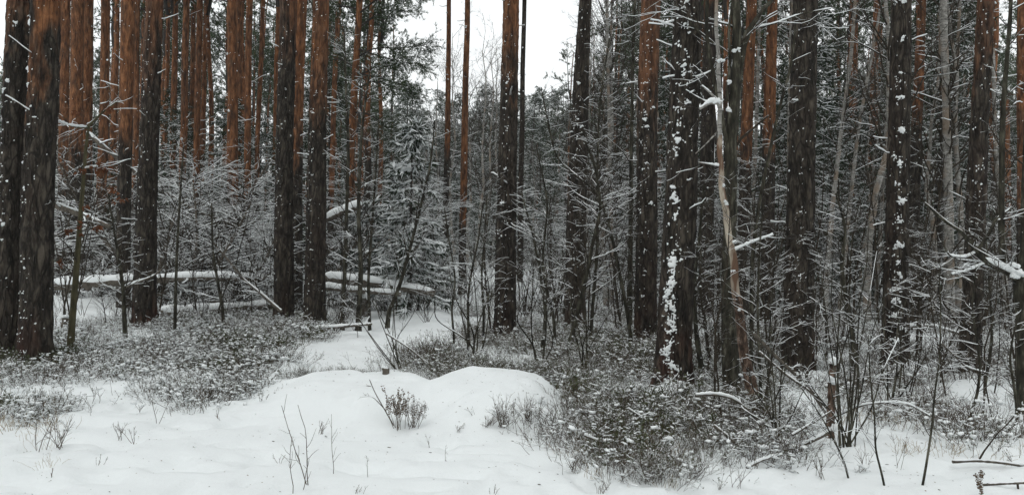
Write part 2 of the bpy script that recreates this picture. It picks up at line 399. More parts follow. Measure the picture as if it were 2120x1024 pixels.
# ------------------------------------------------------------------ the pines traced from the photograph
# (name phrase, [(px, py) from foot to frame top], distance, [width px at foot, mid, top], height where orange starts, red foot, flecks, hump)
SNOWY = {}
PINES = [
 ("dark thick pine at the far left edge, snow lumps on its trunk", [(18,738),(22,400),(36,0)], 9.9, [50,50,42], 3.9, 0, 260, .10),
 ("pine second from the left edge with bright orange patch high on trunk", [(72,752),(82,400),(93,0)], 9.7, [64,58,54], 3.35, .7, 190, .10),
 ("straight dark grey pine left of the brush pile", [(298,665),(307,330),(320,0)], 14.2, [47,38,34], 5.2, .8, 80, .05),
 ("dark pine with reddish top, just behind the straight grey pine", [(255,640),(258,300),(266,0)], 18.0, [28,27,28], 4.2, 0, 60, 0),
 ("left trunk of the pine pair beside the brush pile", [(588,648),(588,400),(596,0)], 14.8, [43,36,33], 5.6, .3, 90, .05),
 ("orange pine half hidden behind the pine pair", [(612,640),(614,300),(624,0)], 18.5, [28,25,25], 3.9, 0, 40, 0),
 ("right trunk of the pine pair, orange above and dark below", [(650,655),(657,330),(664,0)], 14.6, [45,37,33], 4.1, 0, 90, .05),
 ("lone central pine with orange upper trunk behind the snow mound", [(1046,700),(1050,330),(1056,0)], 13.2, [46,38,33], 4.6, .3, 240, .05),
 ("tall thin pine pole with orange top left of the central pine", [(957,602),(960,300),(968,0)], 27.0, [16,14,11], 2.9, 0, 30, 0),
 ("thinnest dark pine pole in the clearing, leftmost of two", [(921,606),(926,300),(929,0)], 28.0, [14,12,9], 5.0, 0, 30, 0),
 ("thin dark pine pole close behind the central pine", [(1076,620),(1080,300),(1085,0)], 25.0, [13,11,9], 14, 0, 20, 0),
 ("dark slightly crooked pine right of the central pine", [(1190,668),(1193,500),(1199,250),(1213,0)], 14.8, [44,36,25], 20, .2, 160, .05),
 ("brownish pine with reddish upper trunk left of the snow-plastered pine", [(1336,710),(1338,400),(1345,0)], 12.6, [44,42,40], 3.9, .6, 140, .05),
 ("big dark pine with snow plastered down its left side", [(1392,808),(1404,500),(1426,0)], 8.9, [76,66,56], 30, 1.0, 120, .16),
 ("broad grey-brown pine right of the broken birch", [(1650,772),(1660,400),(1668,0)], 10.2, [64,54,49], 7.0, .5, 120, .14),
 ("black pine blotched with big snow clumps up its trunk", [(1852,752),(1858,400),(1868,0)], 10.9, [52,44,38], 30, .9, 110, .17),
 ("leaning dark pine with reddish top near the right edge", [(2006,785),(2020,400),(2041,0)], 10.3, [42,36,31], 4.3, 0, 90, .12),
 ("orange-topped pine cut by the right edge of the frame", [(2122,640),(2120,300),(2118,0)], 16.0, [30,26,26], 3.0, 0, 50, 0),
 ("dark pine seen directly right of the snow-plastered pine", [(1462,640),(1464,400),(1470,0)], 19.5, [32,29,26], 8.0, 0, 60, 0),
 ("reddish pine rising behind the alder and broken birch", [(1535,640),(1545,300),(1556,0)], 19.0, [27,24,20], 4.2, 0, 50, 0),
 ("orange-topped dark pine left of the broad grey-brown pine", [(1590,632),(1592,300),(1601,0)], 19.0, [29,26,20], 4.0, 0, 70, 0),
 ("slim bright orange pine left of the snow-blotched black pine", [(1798,620),(1806,300),(1815,0)], 27.0, [18,17,13], 2.6, 0, 60, 0),
 ("dark pine with orange top just right of the snow-blotched pine", [(1892,670),(1895,300),(1908,0)], 19.0, [24,21,16], 5.0, 0, 50, 0),
 ("reddish pine seen faintly between the grey-brown and orange pines", [(1765,620),(1768,300),(1772,0)], 31.0, [14,12,10], 3.0, 0, 20, 0),
 ("short reddish pine snag with snapped top near the right edge", [(2083,640),(2082,400),(2081,208)], 21.0, [22,19,17], 2.5, 0, 20, 0),
 ("reddish pine in the stand, nearest right of the patchy orange pine", [(128,600),(132,300),(136,0)], 23.0, [22,19,18], 3.4, 0, 20, 0),
 ("thick brown pine of the stand behind the patchy orange pine", [(152,600),(156,300),(160,0)], 21.0, [28,26,24], 3.8, 0, 20, 0),
 ("brown-orange pine of the stand above the oak leaves", [(172,600),(178,300),(183,0)], 22.0, [26,23,21], 3.6, 0, 20, 0),
 ("orange pine of the stand left of the reddish-topped dark pine", [(208,600),(213,300),(219,0)], 24.0, [21,19,17], 3.0, 0, 20, 0),
 ("slim orange pine between two dark trunks left of brush pile", [(276,600),(280,300),(285,0)], 27.0, [13,12,11], 3.2, 0, 20, 0),
 ("slender orange pine right beside the straight grey pine", [(356,590),(358,300),(363,0)], 30.0, [13,12,11], 4.0, 0, 15, 0),
 ("orange pine second of the slender row behind brush", [(374,590),(379,300),(386,0)], 27.0, [15,14,13], 3.4, 0, 15, 0),
 ("narrow orange pine in the middle of the slender row", [(394,590),(397,300),(401,0)], 31.0, [11,10,9], 3.2, 0, 15, 0),
 ("orange pine fourth of the slender row, a little wider", [(402,590),(407,300),(414,0)], 28.0, [15,13,12], 3.0, 0, 15, 0),
 ("narrow orange pine at the right end of the slender row", [(414,590),(419,300),(427,0)], 32.0, [11,10,9], 3.0, 0, 15, 0),
 ("brightest orange pine above the brush pile", [(485,600),(482,300),(479,0)], 20.5, [24,22,19], 3.0, 0, 40, 0),
 ("orange pine touching right side of the brightest orange pine", [(496,590),(495,300),(496,0)], 27.0, [14,13,11], 3.2, 0, 15, 0),
 ("orange pine midway between brightest orange pine and pine pair", [(513,590),(513,300),(516,0)], 25.0, [15,14,13], 3.0, 0, 20, 0),
 ("slim tilted reddish pine left of the pine pair", [(524,590),(533,300),(546,0)], 29.0, [11,10,9], 4.0, 0, 15, 0),
 ("slim brown pine tucked against left of the pine pair", [(566,590),(569,300),(576,0)], 27.0, [12,11,10], 4.4, 0, 15, 0),
 ("thin curved reddish pine right of the pine pair", [(683,600),(686,400),(692,200),(703,0)], 24.0, [13,11,10], 3.0, 0, 20, 0),
]
PF = []
for i, (lab, line, d, wd, oh, rf, fl, hump) in enumerate(PINES):
    b0 = foot(line[0][0], d); PF.append(b0)
    if hump: HUMPS.append((b0[0] + .02, b0[1] - .12, .55, hump))
HUMPS += [(3.05, 8.3, .5, .12), (5.6, 9.4, .8, .10), (-3.9, 11.2, .7, .07), (-2.9, 9.8, .5, .06), (4.1, 6.6, .35, .06)]

# ------------------------------------------------------------------ the snow-covered ground, one sheet
def axis_(lo, hi, step, far, g):
    a = list(np.arange(lo, hi, step)); s = step
    while a[-1] < far: s *= g; a.append(a[-1] + s)
    return a
ys = axis_(3.2, 14, .055, 420, 1.035); ys = [-60, -20, -6, 0, 2, 2.8] + ys
xp = axis_(0, 6.5, .055, 420, 1.05); xs = [-q for q in xp[:0:-1]] + xp
X, Y = np.meshgrid(np.array(xs), np.array(ys)); Z = ground(X, Y)
g = MB(); nx, ny = len(xs), len(ys)
ii = (np.arange(ny - 1)[:, None] * nx + np.arange(nx - 1)[None]).reshape(-1)
g.add(np.stack([X, Y, Z], -1).reshape(-1, 3), np.stack([ii, ii + 1, ii + nx + 1, ii + nx], -1))
tag(g.build("snow_ground", "snow_ground"), kind="structure")

# ------------------------------------------------------------------ shared crowns and background plants
HIDE = V(0, -500, 0)
def proto(name, mb, mats, smooth=True):
    o = mb.build(name, mats, smooth=smooth); COL.objects.unlink(o); return o
def crown_mesh(seed, H=7.5, npri=26, L=2.3, nsec=190, dens=9, nl=.17, nw=.034):
    rng = np.random.default_rng(seed); mb = MB()
    A = np.zeros((1, 10, 3)); A[0, :, 2] = np.linspace(0, H, 10); A[0, 1:, :2] = np.cumsum(rng.normal(size=(9, 2)) * .06, 0)
    RA = np.linspace(.09, .015, 10)[None]
    mb.tubes(A, RA, 6, 0)
    P1, R1 = grow(rng, A, RA, npri, L, 1.25, .02, 1, 7, .4, .012, .18, .55, taper=.3, lfall=.55)
    mb.tubes(P1, R1, 4, 0)
    P2, R2 = grow(rng, P1, R1, nsec, .8, .9, .25, 1, 5, .5, .005, .2, .3, taper=.4)
    mb.tubes(P2, R2, 3, 0)
    T = nrm(np.gradient(P2, axis=1))
    for j in (2, 3, 4): sprays(mb, rng, P2[:, j], T[:, j], dens, nl, nw, 1, .75)
    sprays(mb, rng, P2[:, 3] + V(0, 0, .03), T[:, 3], 2, nl, nw, 2, .7, flatn=.6)
    sprays(mb, rng, P1[:, -1], nrm(P1[:, -1] - P1[:, -2]), dens * 2, nl, nw, 1, .8)
    return mb
CROWNS = [proto("crown", crown_mesh(100 + s), ["far_trunk", "pine_needles", "snow"]) for s in range(4)]

def surf(r, z, ca, sa, amp, seed):
    x, y = ca * r, sa * r
    rd = 1 - np.abs(vn(x * 26 + seed, y * 26, z * 5, seed)); rd2 = vn(x * 55, y * 55 + seed, z * 14, seed + 3)
    lob = vn(ca * 1.6 + seed, sa * 1.6, z * .35, seed + 5)
    off = amp * (1.6 * (rd**2 - .6) + .55 * rd2) * sstep(12, 2, z) + r * .045 * lob; zz = np.maximum(z, 0)
    return r + off + r * (.17 + .34 * vn(ca * 2 + seed, sa * 2, 0, seed + 9)) * np.exp(-zz / .17)
def snow_shell(sm, Q, r, amp, seed, zones, base=.1, zmax=4.6, th0=-.5, thick=.014):
    """ragged wind-blown snow following the bark: zones = (height, angle, height spread, angle spread, strength)"""
    th = np.pi * 1.5 + np.linspace(-1.9, 1.9, 96)[None]; z = np.arange(0, zmax, .0115)[:, None]
    cx, cyy, rr = [np.interp(z[:, 0], Q[:, 2], q)[:, None] for q in (Q[:, 0], Q[:, 1], r)]
    ca, sa = np.cos(th), np.sin(th); rs = surf(rr, z, ca, sa, amp, seed); x, y = ca * rr, sa * rr
    n = .38 * vn(x * 19 + seed, y * 19, z * 24, seed + 20) + .50 * vn(x * 44, y * 44 + seed, z * 56, seed + 21) + .30 * vn(x * 90, y * 90, z * 110, seed + 22)
    D = base * np.exp(-((th - np.pi * 1.5 - th0) / .8)**2) * (1 + .6 * vn(z * 1.7, seed, 0, 3)) * np.ones_like(z)
    for zc, ta, dz, da, st in zones: D = np.maximum(D, st * np.exp(-((z - zc) / dz)**2 - ((th - np.pi * 1.5 - ta) / da)**2))
    t = n - (.70 - 1.0 * np.minimum(D, .98)); tk = np.clip(t * .05, -.006, thick)
    rad = rs + tk; v = np.stack([cx + ca * rad, cyy + sa * rad, z - .25 * np.maximum(tk, 0) + 0 * ca], -1); nr, nc = t.shape
    i = (np.arange(nr - 1)[:, None] * nc + np.arange(nc - 1)[None]); f = np.stack([i, i + 1, i + nc + 1, i + nc], -1)
    pos = t > 0; keep = pos[:-1, :-1] | pos[1:, :-1] | pos[:-1, 1:] | pos[1:, 1:]; f = f[keep]
    used, inv = np.unique(f, return_inverse=True); sm.add(v.reshape(-1, 3)[used], inv.reshape(f.shape), 0)
def trunk_mesh(P, R, sides, rings, amp, seed, zfine=6.0):
    """P: path from below ground up, R: radius at those points"""
    L = np.r_[0, np.cumsum(np.linalg.norm(np.diff(P, axis=0), axis=1))]
    nf = int(rings * .8); t = np.concatenate([np.linspace(0, min(zfine, L[-1] * .6), nf), np.linspace(min(zfine, L[-1] * .6), L[-1], rings - nf + 1)[1:]])
    Q = np.stack([np.interp(t, L, P[:, i]) for i in range(3)], 1); r = np.interp(t, L, R)
    z = Q[:, 2:3]; a = np.arange(sides) * 2 * np.pi / sides
    ca, sa = np.cos(a)[None], np.sin(a)[None]
    rr = surf(r[:, None], z, ca, sa, amp, seed); Q2 = np.zeros((len(Q), sides, 3))
    Q2[..., 0] = Q[:, :1] + ca * rr; Q2[..., 1] = Q[:, 1:2] + sa * rr; Q2[..., 2] = z
    i = np.arange(len(Q) - 1)[:, None] * sides; j = np.arange(sides)[None]; j2 = (j + 1) % sides
    f = np.stack([i + j, i + j2, i + sides + j2, i + sides + j], -1).reshape(-1, 4)
    mb = MB(); mb.add(Q2.reshape(-1, 3), f, 0); return mb, Q, r
def stubs(rng, Q, r, n, zlo, zhi, L, rad=.008):
    P0 = Q[(Q[:, 2] > zlo) & (Q[:, 2] < zhi)][None]
    if P0.shape[1] < 3 or n == 0: return np.zeros((0, 5, 3)), np.zeros((0, 5))
    R0 = np.interp(P0[0, :, 2], Q[:, 2], r)[None]
    P, R = grow(rng, P0, R0, n, L, 1.35, 0, 1, 5, .01, rad, .2, .25, taper=.35, lfall=0)
    d = nrm(P[:, 1] - P[:, 0]); d[:, 2] = 0; rr = np.interp(P[:, 0, 2], Q[:, 2], r)
    return P + (d * (rr * .8)[:, None])[:, None], R

for i, ((lab, line, d, wd, oh, rf, fl, hump), b0) in enumerate(zip(PINES, PF)):
    rng = np.random.default_rng(500 + i)
    pts = np.array([wp(px, py, d) for px, py in line]); pts[0] = b0
    low = b0 + (b0 - pts[1]) / np.linalg.norm(b0 - pts[1]) * .35
    snag = "snapped" in lab
    up = nrm(pts[-1] - pts[-2]); H = pts[-1][2] if snag else rng.uniform(18, 21)
    ext = [] if snag else [pts[-1] + (V(up[0] * .5, 0, up[2])) * s for s in np.linspace(.25, 1, 4) * (H - pts[-1][2])]
    path = np.vstack([low[None], pts] + [e[None] for e in ext]) - b0
    path = resample(path, 60); hz_ = np.clip(path[:, 2], 0, 3) / 3
    path[:, 0] += .022 * vn(path[:, 2] * .55, i * 3.1, 0, 8) * hz_; path[:, 1] += .02 * vn(path[:, 2] * .5, i * 3.1, 4, 8) * hz_
    wz = [0] + [p[2] - b0[2] for p in (pts[0], pts[len(pts) // 2], pts[-1])]
    rw = [wd[0] * d / F / 2] + [q * d / F / 2 for q in wd]
    zs_ = wz[:1] + wz[1:] + ([] if snag else [12.5, H - b0[2]]); rs_ = rw[:1] + rw[1:] + ([] if snag else [rw[-1] * .75, .05])
    rad = np.interp(path[:, 2], zs_, rs_)
    near = d < 16; AMP, SEED = (.014 if near else .006), i * 3 + 1
    mb, Q, r = trunk_mesh(path, rad, 56 if near else (20 if d < 22 else 12), 260 if near else 90, AMP, SEED)
    if not (snag):
        SP, SR = stubs(rng, Q, r, int(16 if d > 16 else 12), 1.6, 13, .28 if d < 16 else .5)
        mb.tubes(SP, SR, 5, 0, cap=0)
    root = thing("pine_tree", b0, lab, "pine tree")
    tk = mb.build("trunk", ["pine_bark"], root); tk["orange_height"] = float(oh); tk["red_foot"] = float(rf)
    tk["patchy"] = 1.0 if i in (0, 1) else .35 if near else .15; tk["dull"] = 0.0 if i in (1, 5) else .1 if i in (6, 7) else .4 if near else .0
    # snow blown into the bark
    sm = MB(); n = fl
    if n:
        zmax = min(12, (EYE + .33 * d + .5))
        z = rng.random(n) * zmax; th = np.pi * 1.5 - .5 + rng.normal(size=n) * .85
        if near: z = z[: n // 8]; th = th[: n // 8]; n = n // 8
        S = np.clip(.0042 * d / 10 * np.exp(rng.normal(size=n) * .55), .003, .05) * (1.25 if d < 16 else 1.0)
        c = np.stack([np.interp(z, Q[:, 2], Q[:, 0]), np.interp(z, Q[:, 2], Q[:, 1]), z], 1); rr = np.interp(z, Q[:, 2], r)
        N = np.stack([np.cos(th), np.sin(th), 0 * th], 1); blobs(sm, rng, c + N * (rr + .004)[:, None], N, S, 0, .55)
        def zpy(py): return float(wp(line[1][0], py, d)[2] - b0[2])
        ZN = []; bs = .19
        if "plastered down" in lab:
            bs = .34; ZN = [(zpy(py), -.55 + ta, dz, .30, st) for py, ta, dz, st in ((8, .3, .07, 1.0), (145, .2, .06, .8), (152, -.1, .05, .7), (235, -.2, .05, .5), (292, 0, .07, .9), (340, -.1, .05, .5), (385, -.1, .05, .7), (410, 0, .07, 1.1), (448, .1, .06, .8), (545, 0, .15, 1.1), (580, .05, .16, 1.0))]
            ZN += [(zpy(py), -.5 + rng.normal() * .15, .12, .46, rng.uniform(.72, .95)) for py in range(605, 800, 30)]
        if "blotched" in lab and "black" in lab:
            bs = .22; ZN = [(zpy(py), -.2 + ta, dz, .50, 1.1) for py, ta, dz in ((8, 0, .05), (84, 0, .05), (205, -.2, .04), (272, 0, .05), (342, -.1, .07), (416, .1, .06), (456, -.1, .05), (508, 0, .055))]
            ZN += [(zpy(py), -.2 + rng.normal() * .25, .06, .6, rng.uniform(.65, .95)) for py in range(545, 740, 26)]
        if "far left edge" in lab: ZN = [(zpy(py), ta, .05, .25, .9) for py, ta in ((190, -.6), (290, -.7), (300, -.8), (465, -.1), (55, .3))]
        if "second from the left" in lab: ZN = [(zpy(py), -.95, .04, .25, .8) for py in (40, 52, 120, 145, 180, 340, 345)]
        if "lone central" in lab or "left of the snow-plastered" in lab or "crooked" in lab: bs = .2; ZN = [(zpy(py), -.3 + rng.normal() * .3, .04, .4, .7) for py in (40, 175, 265, 350, 250, 420, 610)]
        if near: snow_shell(sm, Q, r, AMP, SEED, ZN, bs, EYE + .34 * d + .3)
        if not snag: snow_on(sm, rng, SP, SR, 0, 1.1, .006, 5)
        sm.build("snow_clumps", ["snow"], tk)
    if not snag:
        c0 = max(10.5, EYE + .322 * d + .8) if (860 < line[0][0] < 1240) else rng.uniform(9.5, 11.5)
        cz = c0 - b0[2]; co = CROWNS[i % 4].copy(); co.name = "crown"; COL.objects.link(co); co.parent = root
        co.location = (float(np.interp(cz, Q[:, 2], Q[:, 0])), 0, cz); s_ = rng.uniform(.85, 1.15) * (.7 if wd[0] * d < 300 else 1); co.scale = (s_, s_, (H - c0) / 7.5 * 1.02)
        co.rotation_euler = (0, 0, rng.uniform(0, 6.28))

# ------------------------------------------------------------------ background kinds
def stand_pine(seed):
    rng = np.random.default_rng(seed)
    k = 14; P = np.zeros((k, 3)); P[:, 2] = np.linspace(-.3, 17.5, k); P[:, 0] = np.cumsum(rng.normal(size=k) * .07); P[:, :1] -= P[1, :1]
    R = np.linspace(.13, .035, k); mb, Q, r = trunk_mesh(P, R, 10, 40, .004, seed)
    SP, SR = stubs(rng, Q, r, 20, 2, 11, .6, .007); mb.tubes(SP, SR, 4, 0)
    sm = MB(); snow_on(sm, rng, SP, SR, 0, .9, .005, 4)
    n = 60; z = rng.random(n) * 11; th = np.pi * 1.5 - .5 + rng.normal(size=n) * .8; rr = np.interp(z, Q[:, 2], r)
    N = np.stack([np.cos(th), np.sin(th), 0 * th], 1); c = np.stack([np.interp(z, Q[:, 2], Q[:, 0]), 0 * z, z], 1)
    blobs(sm, rng, c + N * rr[:, None], N, .014 * np.exp(rng.normal(size=n) * .4), 0, .5)
    return mb, sm, Q
def bare_birch(seed, H=10.5):
    rng = np.random.default_rng(seed); k = 12
    P = np.zeros((1, k, 3)); P[0, :, 2] = np.linspace(-.2, H, k); P[0, :, :2] = np.cumsum(rng.normal(size=(k, 2)) * .11, 0); P[0, :, :2] -= P[0, 0, :2]
    R = np.linspace(.085, .008, k)[None]; tb = MB(); tb.tubes(P, R, 8, 0)
    P1, R1 = grow(rng, P, R, 34, 2.6, .75, .28, 1, 8, .45, .010, .13, .9, taper=.25)
    cb = MB(); cb.tubes(P1, R1, 4, 0)
    P2, R2 = grow(rng, P1, R1, 170, 1.0, .8, .2, 1, 5, .5, .005, .18, .3); cb.tubes(P2, R2, 3, 0)
    P3, R3 = grow(rng, P2, R2, 620, .5, .8, .15, 1, 4, .5, .0035, .2, -.1); cb.tubes(P3, R3, 3, 0)
    snow_on(cb, rng, P1, R1, 1, .9, .0035, 4, .7, .2); snow_on(cb, rng, P2, R2, 1, .8, .003, 3, .7, .1)
    return tb, cb
def spruce(seed, H=9.0, snowy=0.04, W=1.9, dens=1.0):
    rng = np.random.default_rng(seed); k = 10
    A = np.zeros((1, k, 3)); A[0, :, 2] = np.linspace(-.2, H, k); RA = np.linspace(.016 * H, .006, k)[None]
    tb = MB(); tb.tubes(A, RA, 6, 0); cb = MB(); n = int(95 * dens)
    t = np.sort(rng.random(n))**.9; az = rng.random(n) * 6.283; L = W * (1.03 - t)**.8 * (.7 + .5 * rng.random(n)) + .12
    kk = 7; s = np.linspace(0, 1, kk)[None]; Dx, Dy = np.cos(az)[:, None], np.sin(az)[:, None]
    z = (.06 + .94 * t)[:, None] * H + L[:, None] * (.10 * s - .62 * s**1.3 * (1 - .55 * t[:, None]) + .22 * s**3)
    P1 = np.stack([Dx * L[:, None] * s, Dy * L[:, None] * s, z], -1); P1[:, 1:] += rng.normal(size=(n, kk - 1, 3)) * .02
    R1 = np.linspace(.011, .004, kk)[None] * np.ones((n, 1)); cb.tubes(P1, R1, 3, 0)
    P2, R2 = grow(rng, P1, R1, int(520 * dens), .55 * W / 1.9, .95, .15, 1, 4, .5, .003, .08, -.35, flat=True); cb.tubes(P2, R2, 3, 0)
    for PP in (P1, P2):
        T = nrm(np.gradient(PP, axis=1))
        for j in range(1, PP.shape[1]):
            sprays(cb, rng, PP[:, j], T[:, j], 4, .17, .035, 1, .5, .25)
    if snowy > 0:
        for PP, w_ in ((P1, 2.6), (P2, 2.4)):
            snow_on(cb, rng, PP, np.full(PP.shape[:2], .006 if snowy > .2 else .003), 2, w_, .012 if snowy > .2 else .006, 4, .95, .1 + snowy)
            T = nrm(np.gradient(PP, axis=1)); j = -1
            if snowy > .5: sprays(cb, rng, PP[:, 2] + V(0, 0, .03), T[:, 2], 3, .2, .05, 2, .5, .3, .5); sprays(cb, rng, PP[:, -1] + V(0, 0, .02), T[:, -1], 3, .16, .045, 2, .5, .35, .5)
    return tb, cb
def shrub(seed, kind):
    rng = np.random.default_rng(seed); mb = MB()
    if kind == 0: ns, H, spread, n1, L1, a1, n2 = rng.integers(1, 4), 4.2, .10, 24, .9, .8, 90       # slim sapling
    elif kind == 1: ns, H, spread, n1, L1, a1, n2 = 8, 2.4, .42, 60, .8, .8, 170                      # bushy
    elif kind == 2: ns, H, spread, n1, L1, a1, n2 = 1, 4.6, .04, 60, 1.35, 1.35, 260                  # dead spruce-like, level snowy boughs
    else: ns, H, spread, n1, L1, a1, n2 = 5, 1.1, .35, 22, .4, .8, 50                                # low thicket
    k = 9; st = np.zeros((ns, k, 3)); D = nrm(np.concatenate([rng.normal(size=(ns, 2)) * spread, np.ones((ns, 1))], 1))
    st[:, 0, :2] = rng.normal(size=(ns, 2)) * (.10 if ns > 1 else 0); st[:, 0, 2] = -.1
    hh = H * (.65 + .45 * rng.random(ns))
    for j in range(1, k):
        D = nrm(D + rng.normal(size=(ns, 3)) * .09 + V(0, 0, .05)); st[:, j] = st[:, j - 1] + D * (hh / (k - 1))[:, None]
    r0 = .0052 * H**.9 + .004; RS = r0 * (.7 + .5 * rng.random((ns, 1))) * np.linspace(1, .25, k)[None]
    mb.tubes(st, RS, 6, 0)
    P1, R1 = grow(rng, st, RS, n1, L1, a1, .12 if kind != 0 else .25, 1, 7, .55, .0035, .14, .35 if kind != 2 else -.12, taper=.35)
    mb.tubes(P1, R1, 4, 0)
    P2, R2 = grow(rng, P1, R1, n2, L1 * .42, .8, .2, 1, 5, .6, .0024, .16, .1, taper=.5, flat=(kind == 2))
    mb.tubes(P2, R2, 3, 0)
    a = .0030 if kind in (1, 2) else .0015
    snow_on(mb, rng, st, RS, 1, .8, a * .7, 5); snow_on(mb, rng, P1, R1, 1, 1.0, a, 4, .72, .12); snow_on(mb, rng, P2, R2, 1, .7, a * .7, 3, .72, 0)
    return mb
def protothing(name, parts):
    root = bpy.data.objects.new(name, None); root.empty_display_size = .1
    kids = []
    for nm, mb, mats in parts:
        o = mb.build(nm, mats); COL.objects.unlink(o); kids.append(o)
    KIDS[root.name] = kids; return root
PPINE = []
for s in range(6):
    mb, sm, Q = stand_pine(900 + s)
    tr = mb.build("trunk", ["pine_bark"]); sn = sm.build("snow_clumps", ["snow"]); cw = CROWNS[s % 4].copy(); cw.name = "crown"
    cw.location = (float(np.interp(10.2, Q[:, 2], Q[:, 0])), 0, 10.2); COL.objects.unlink(tr); COL.objects.unlink(sn)
    r = bpy.data.objects.new("pine_tree", None); KIDS[r.name] = [tr, sn, cw]; PPINE.append(r)
PBIRCH = [protothing("birch_tree", [("trunk", a, ["birch_bark"]), ("crown", b, ["dark_twig", "snow"])]) for a, b in (bare_birch(40 + s) for s in range(4))]
PSPR = [protothing("spruce_tree", [("trunk", a, ["far_trunk"]), ("crown", b, ["far_trunk", "spruce_needles", "snow"])]) for a, b in (spruce(60 + s) for s in range(3))]
SH = {k: [proto("bare_shrub" if k != 0 else "bare_sapling", shrub(200 + 10 * k + s, k), ["dark_twig", "snow"]) for s in range(n)] for k, n in ((0, 6), (1, 5), (2, 5), (3, 4))}

MARKS = [(0, "left edge"), (75, "patchy pine"), (305, "straight grey pine"), (590, "pine pair"), (760, "drooping boughs"), (925, "thin poles"), (1050, "central pine"), (1197, "crooked pine"),
         (1340, "reddish-topped pine"), (1410, "snow-plastered pine"), (1510, "broken birch"), (1660, "broad grey-brown pine"), (1857, "snow-blotched pine"), (2022, "leaning pine"), (2130, "right edge")]
PLACED = []
ORD = "first second third fourth fifth sixth seventh eighth ninth tenth eleventh twelfth thirteenth fourteenth fifteenth sixteenth seventeenth eighteenth nineteenth twentieth".split()
def gap(px):
    for (a, la), (b, lb) in zip(MARKS, MARKS[1:]):
        if px < b: return la, lb
    return MARKS[-2][1], MARKS[-1][1]
def place(protos, px, d, rng, s, adj, cat, oh=None):
    if cat in ("shrub", "sapling", "dead tree") and 770 < px < 915 and d < 15.5: px = 640 + (px - 770) * .6
    b0 = foot(px, d); a, b = gap(px); p = protos[rng.integers(len(protos))]
    lab = f"{adj} between {a} and {b}"; PLACED.append([lab, px, None])
    if isinstance(p.data, bpy.types.Mesh):
        r = p.copy(); COL.objects.link(r); r.location = b0; r.rotation_euler = (0, 0, rng.uniform(0, 6.28)); r.scale = (s, s, s * rng.uniform(.9, 1.15)); r.name = p.name.split('.')[0]
        tag(r, lab, cat, lab)
    else:
        r = copy_tree(p, b0, rng.uniform(0, 6.28) if cat != "pine tree" else rng.normal() * .4, s, lab, lab); r['category'] = cat
        r.rotation_euler[0] = rng.normal() * .012; r.rotation_euler[1] = rng.normal() * .015 + .01
        for c in bpy_children(r):
            if c.name.startswith("trunk") and oh is not None and 'orange_height' is not None: c["orange_height"] = float(oh)
    PLACED[-1][2] = r; return r
CH = {}
_ct = copy_tree
def copy_tree(o, loc, rz=0.0, s=1.0, label=None, group=None):
    r = o.copy(); r.name = o.name.split('.')[0]; COL.objects.link(r); r.location = loc; r.rotation_euler = (0, 0, rz); r.scale = (s, s, s); r["label"] = label; r["group"] = group
    ks = []
    for ch in KIDS[o.name]:
        c = ch.copy(); c.name = ch.name.split('.')[0]; COL.objects.link(c); c.parent = r; ks.append(c)
    CH[r.name] = ks; return r
def bpy_children(r): return CH[r.name]

rng = np.random.default_rng(7)
def u(a, b): return rng.uniform(a, b)
# the dense stand of pines at the back left, and the scattered pines behind the right half
for i in range(62):
    px = u(115, 800) if i < 50 else u(60, 560); d = 27 + 40 * rng.random()**.9
    place(PPINE, px, d, rng, u(.85, 1.15), "slender background pine" if d < 42 else "far dim pine", "pine tree", u(1.5, 5.5))
for i in range(60):
    px = u(1220, 2180); d = 26 + 42 * rng.random()**.9
    place(PPINE, px, d, rng, u(.85, 1.2), "slender background pine" if d < 42 else "far dim pine", "pine tree", u(2.5, 9))
for px, d, s in ((1150, 62, .62), (1110, 70, .6), (1210, 52, .8), (875, 66, .55), (700, 52, .9), (735, 48, .8), (990, 78, .45), (1180, 45, .72), (1260, 46, .9)):
    place(PPINE, px, d, rng, s, "small far grey-green pine", "pine tree", 5)
# spruces
for i in range(46):
    px = u(100, 700) if i < 26 else u(1230, 2160); d = u(24, 55)
    place(PSPR, px, d, rng, u(.45, 1.0), "dark spruce" if d < 38 else "far dark spruce", "spruce tree")
for px, d, s in ((905, 62, 1.1), (940, 75, 1.15), (1000, 60, .95), (1030, 72, 1.2), (1120, 58, 1.15), (840, 55, 1.0), (880, 46, .6), (800, 44, .9), (760, 50, 1.1), (1170, 50, 1.1), (1090, 80, 1.5), (980, 48, .5), (1015, 52, .6), (915, 44, .45), (1140, 40, .6)):
    place(PSPR, px, d, rng, s, "far grey-green spruce", "spruce tree")
for i in range(16):
    place(PSPR, u(1560, 2160), u(19, 34), rng, u(.55, 1.25), "deep green spruce", "spruce tree")
# birches
for i in range(24):
    px = (u(1180, 1420), u(1560, 2150), u(1700, 2000))[i % 3]; d = u(17, 40)
    place(PBIRCH, px, d, rng, u(.7, 1.15), "leafless pale birch" if d < 28 else "far leafless birch", "birch tree")
for px, d, s in ((935, 52, 1.45), (965, 56, 1.6), (985, 50, 1.45), (1000, 54, 1.5), (1022, 60, 1.6), (900, 58, 1.3), (860, 40, .75), (800, 34, .7), (760, 30, .6), (1105, 56, .9), (1145, 50, .9), (1180, 40, .9), (1235, 28, .95)):
    place(PBIRCH, px, d, rng, s, "grey leafless far birch", "birch tree")
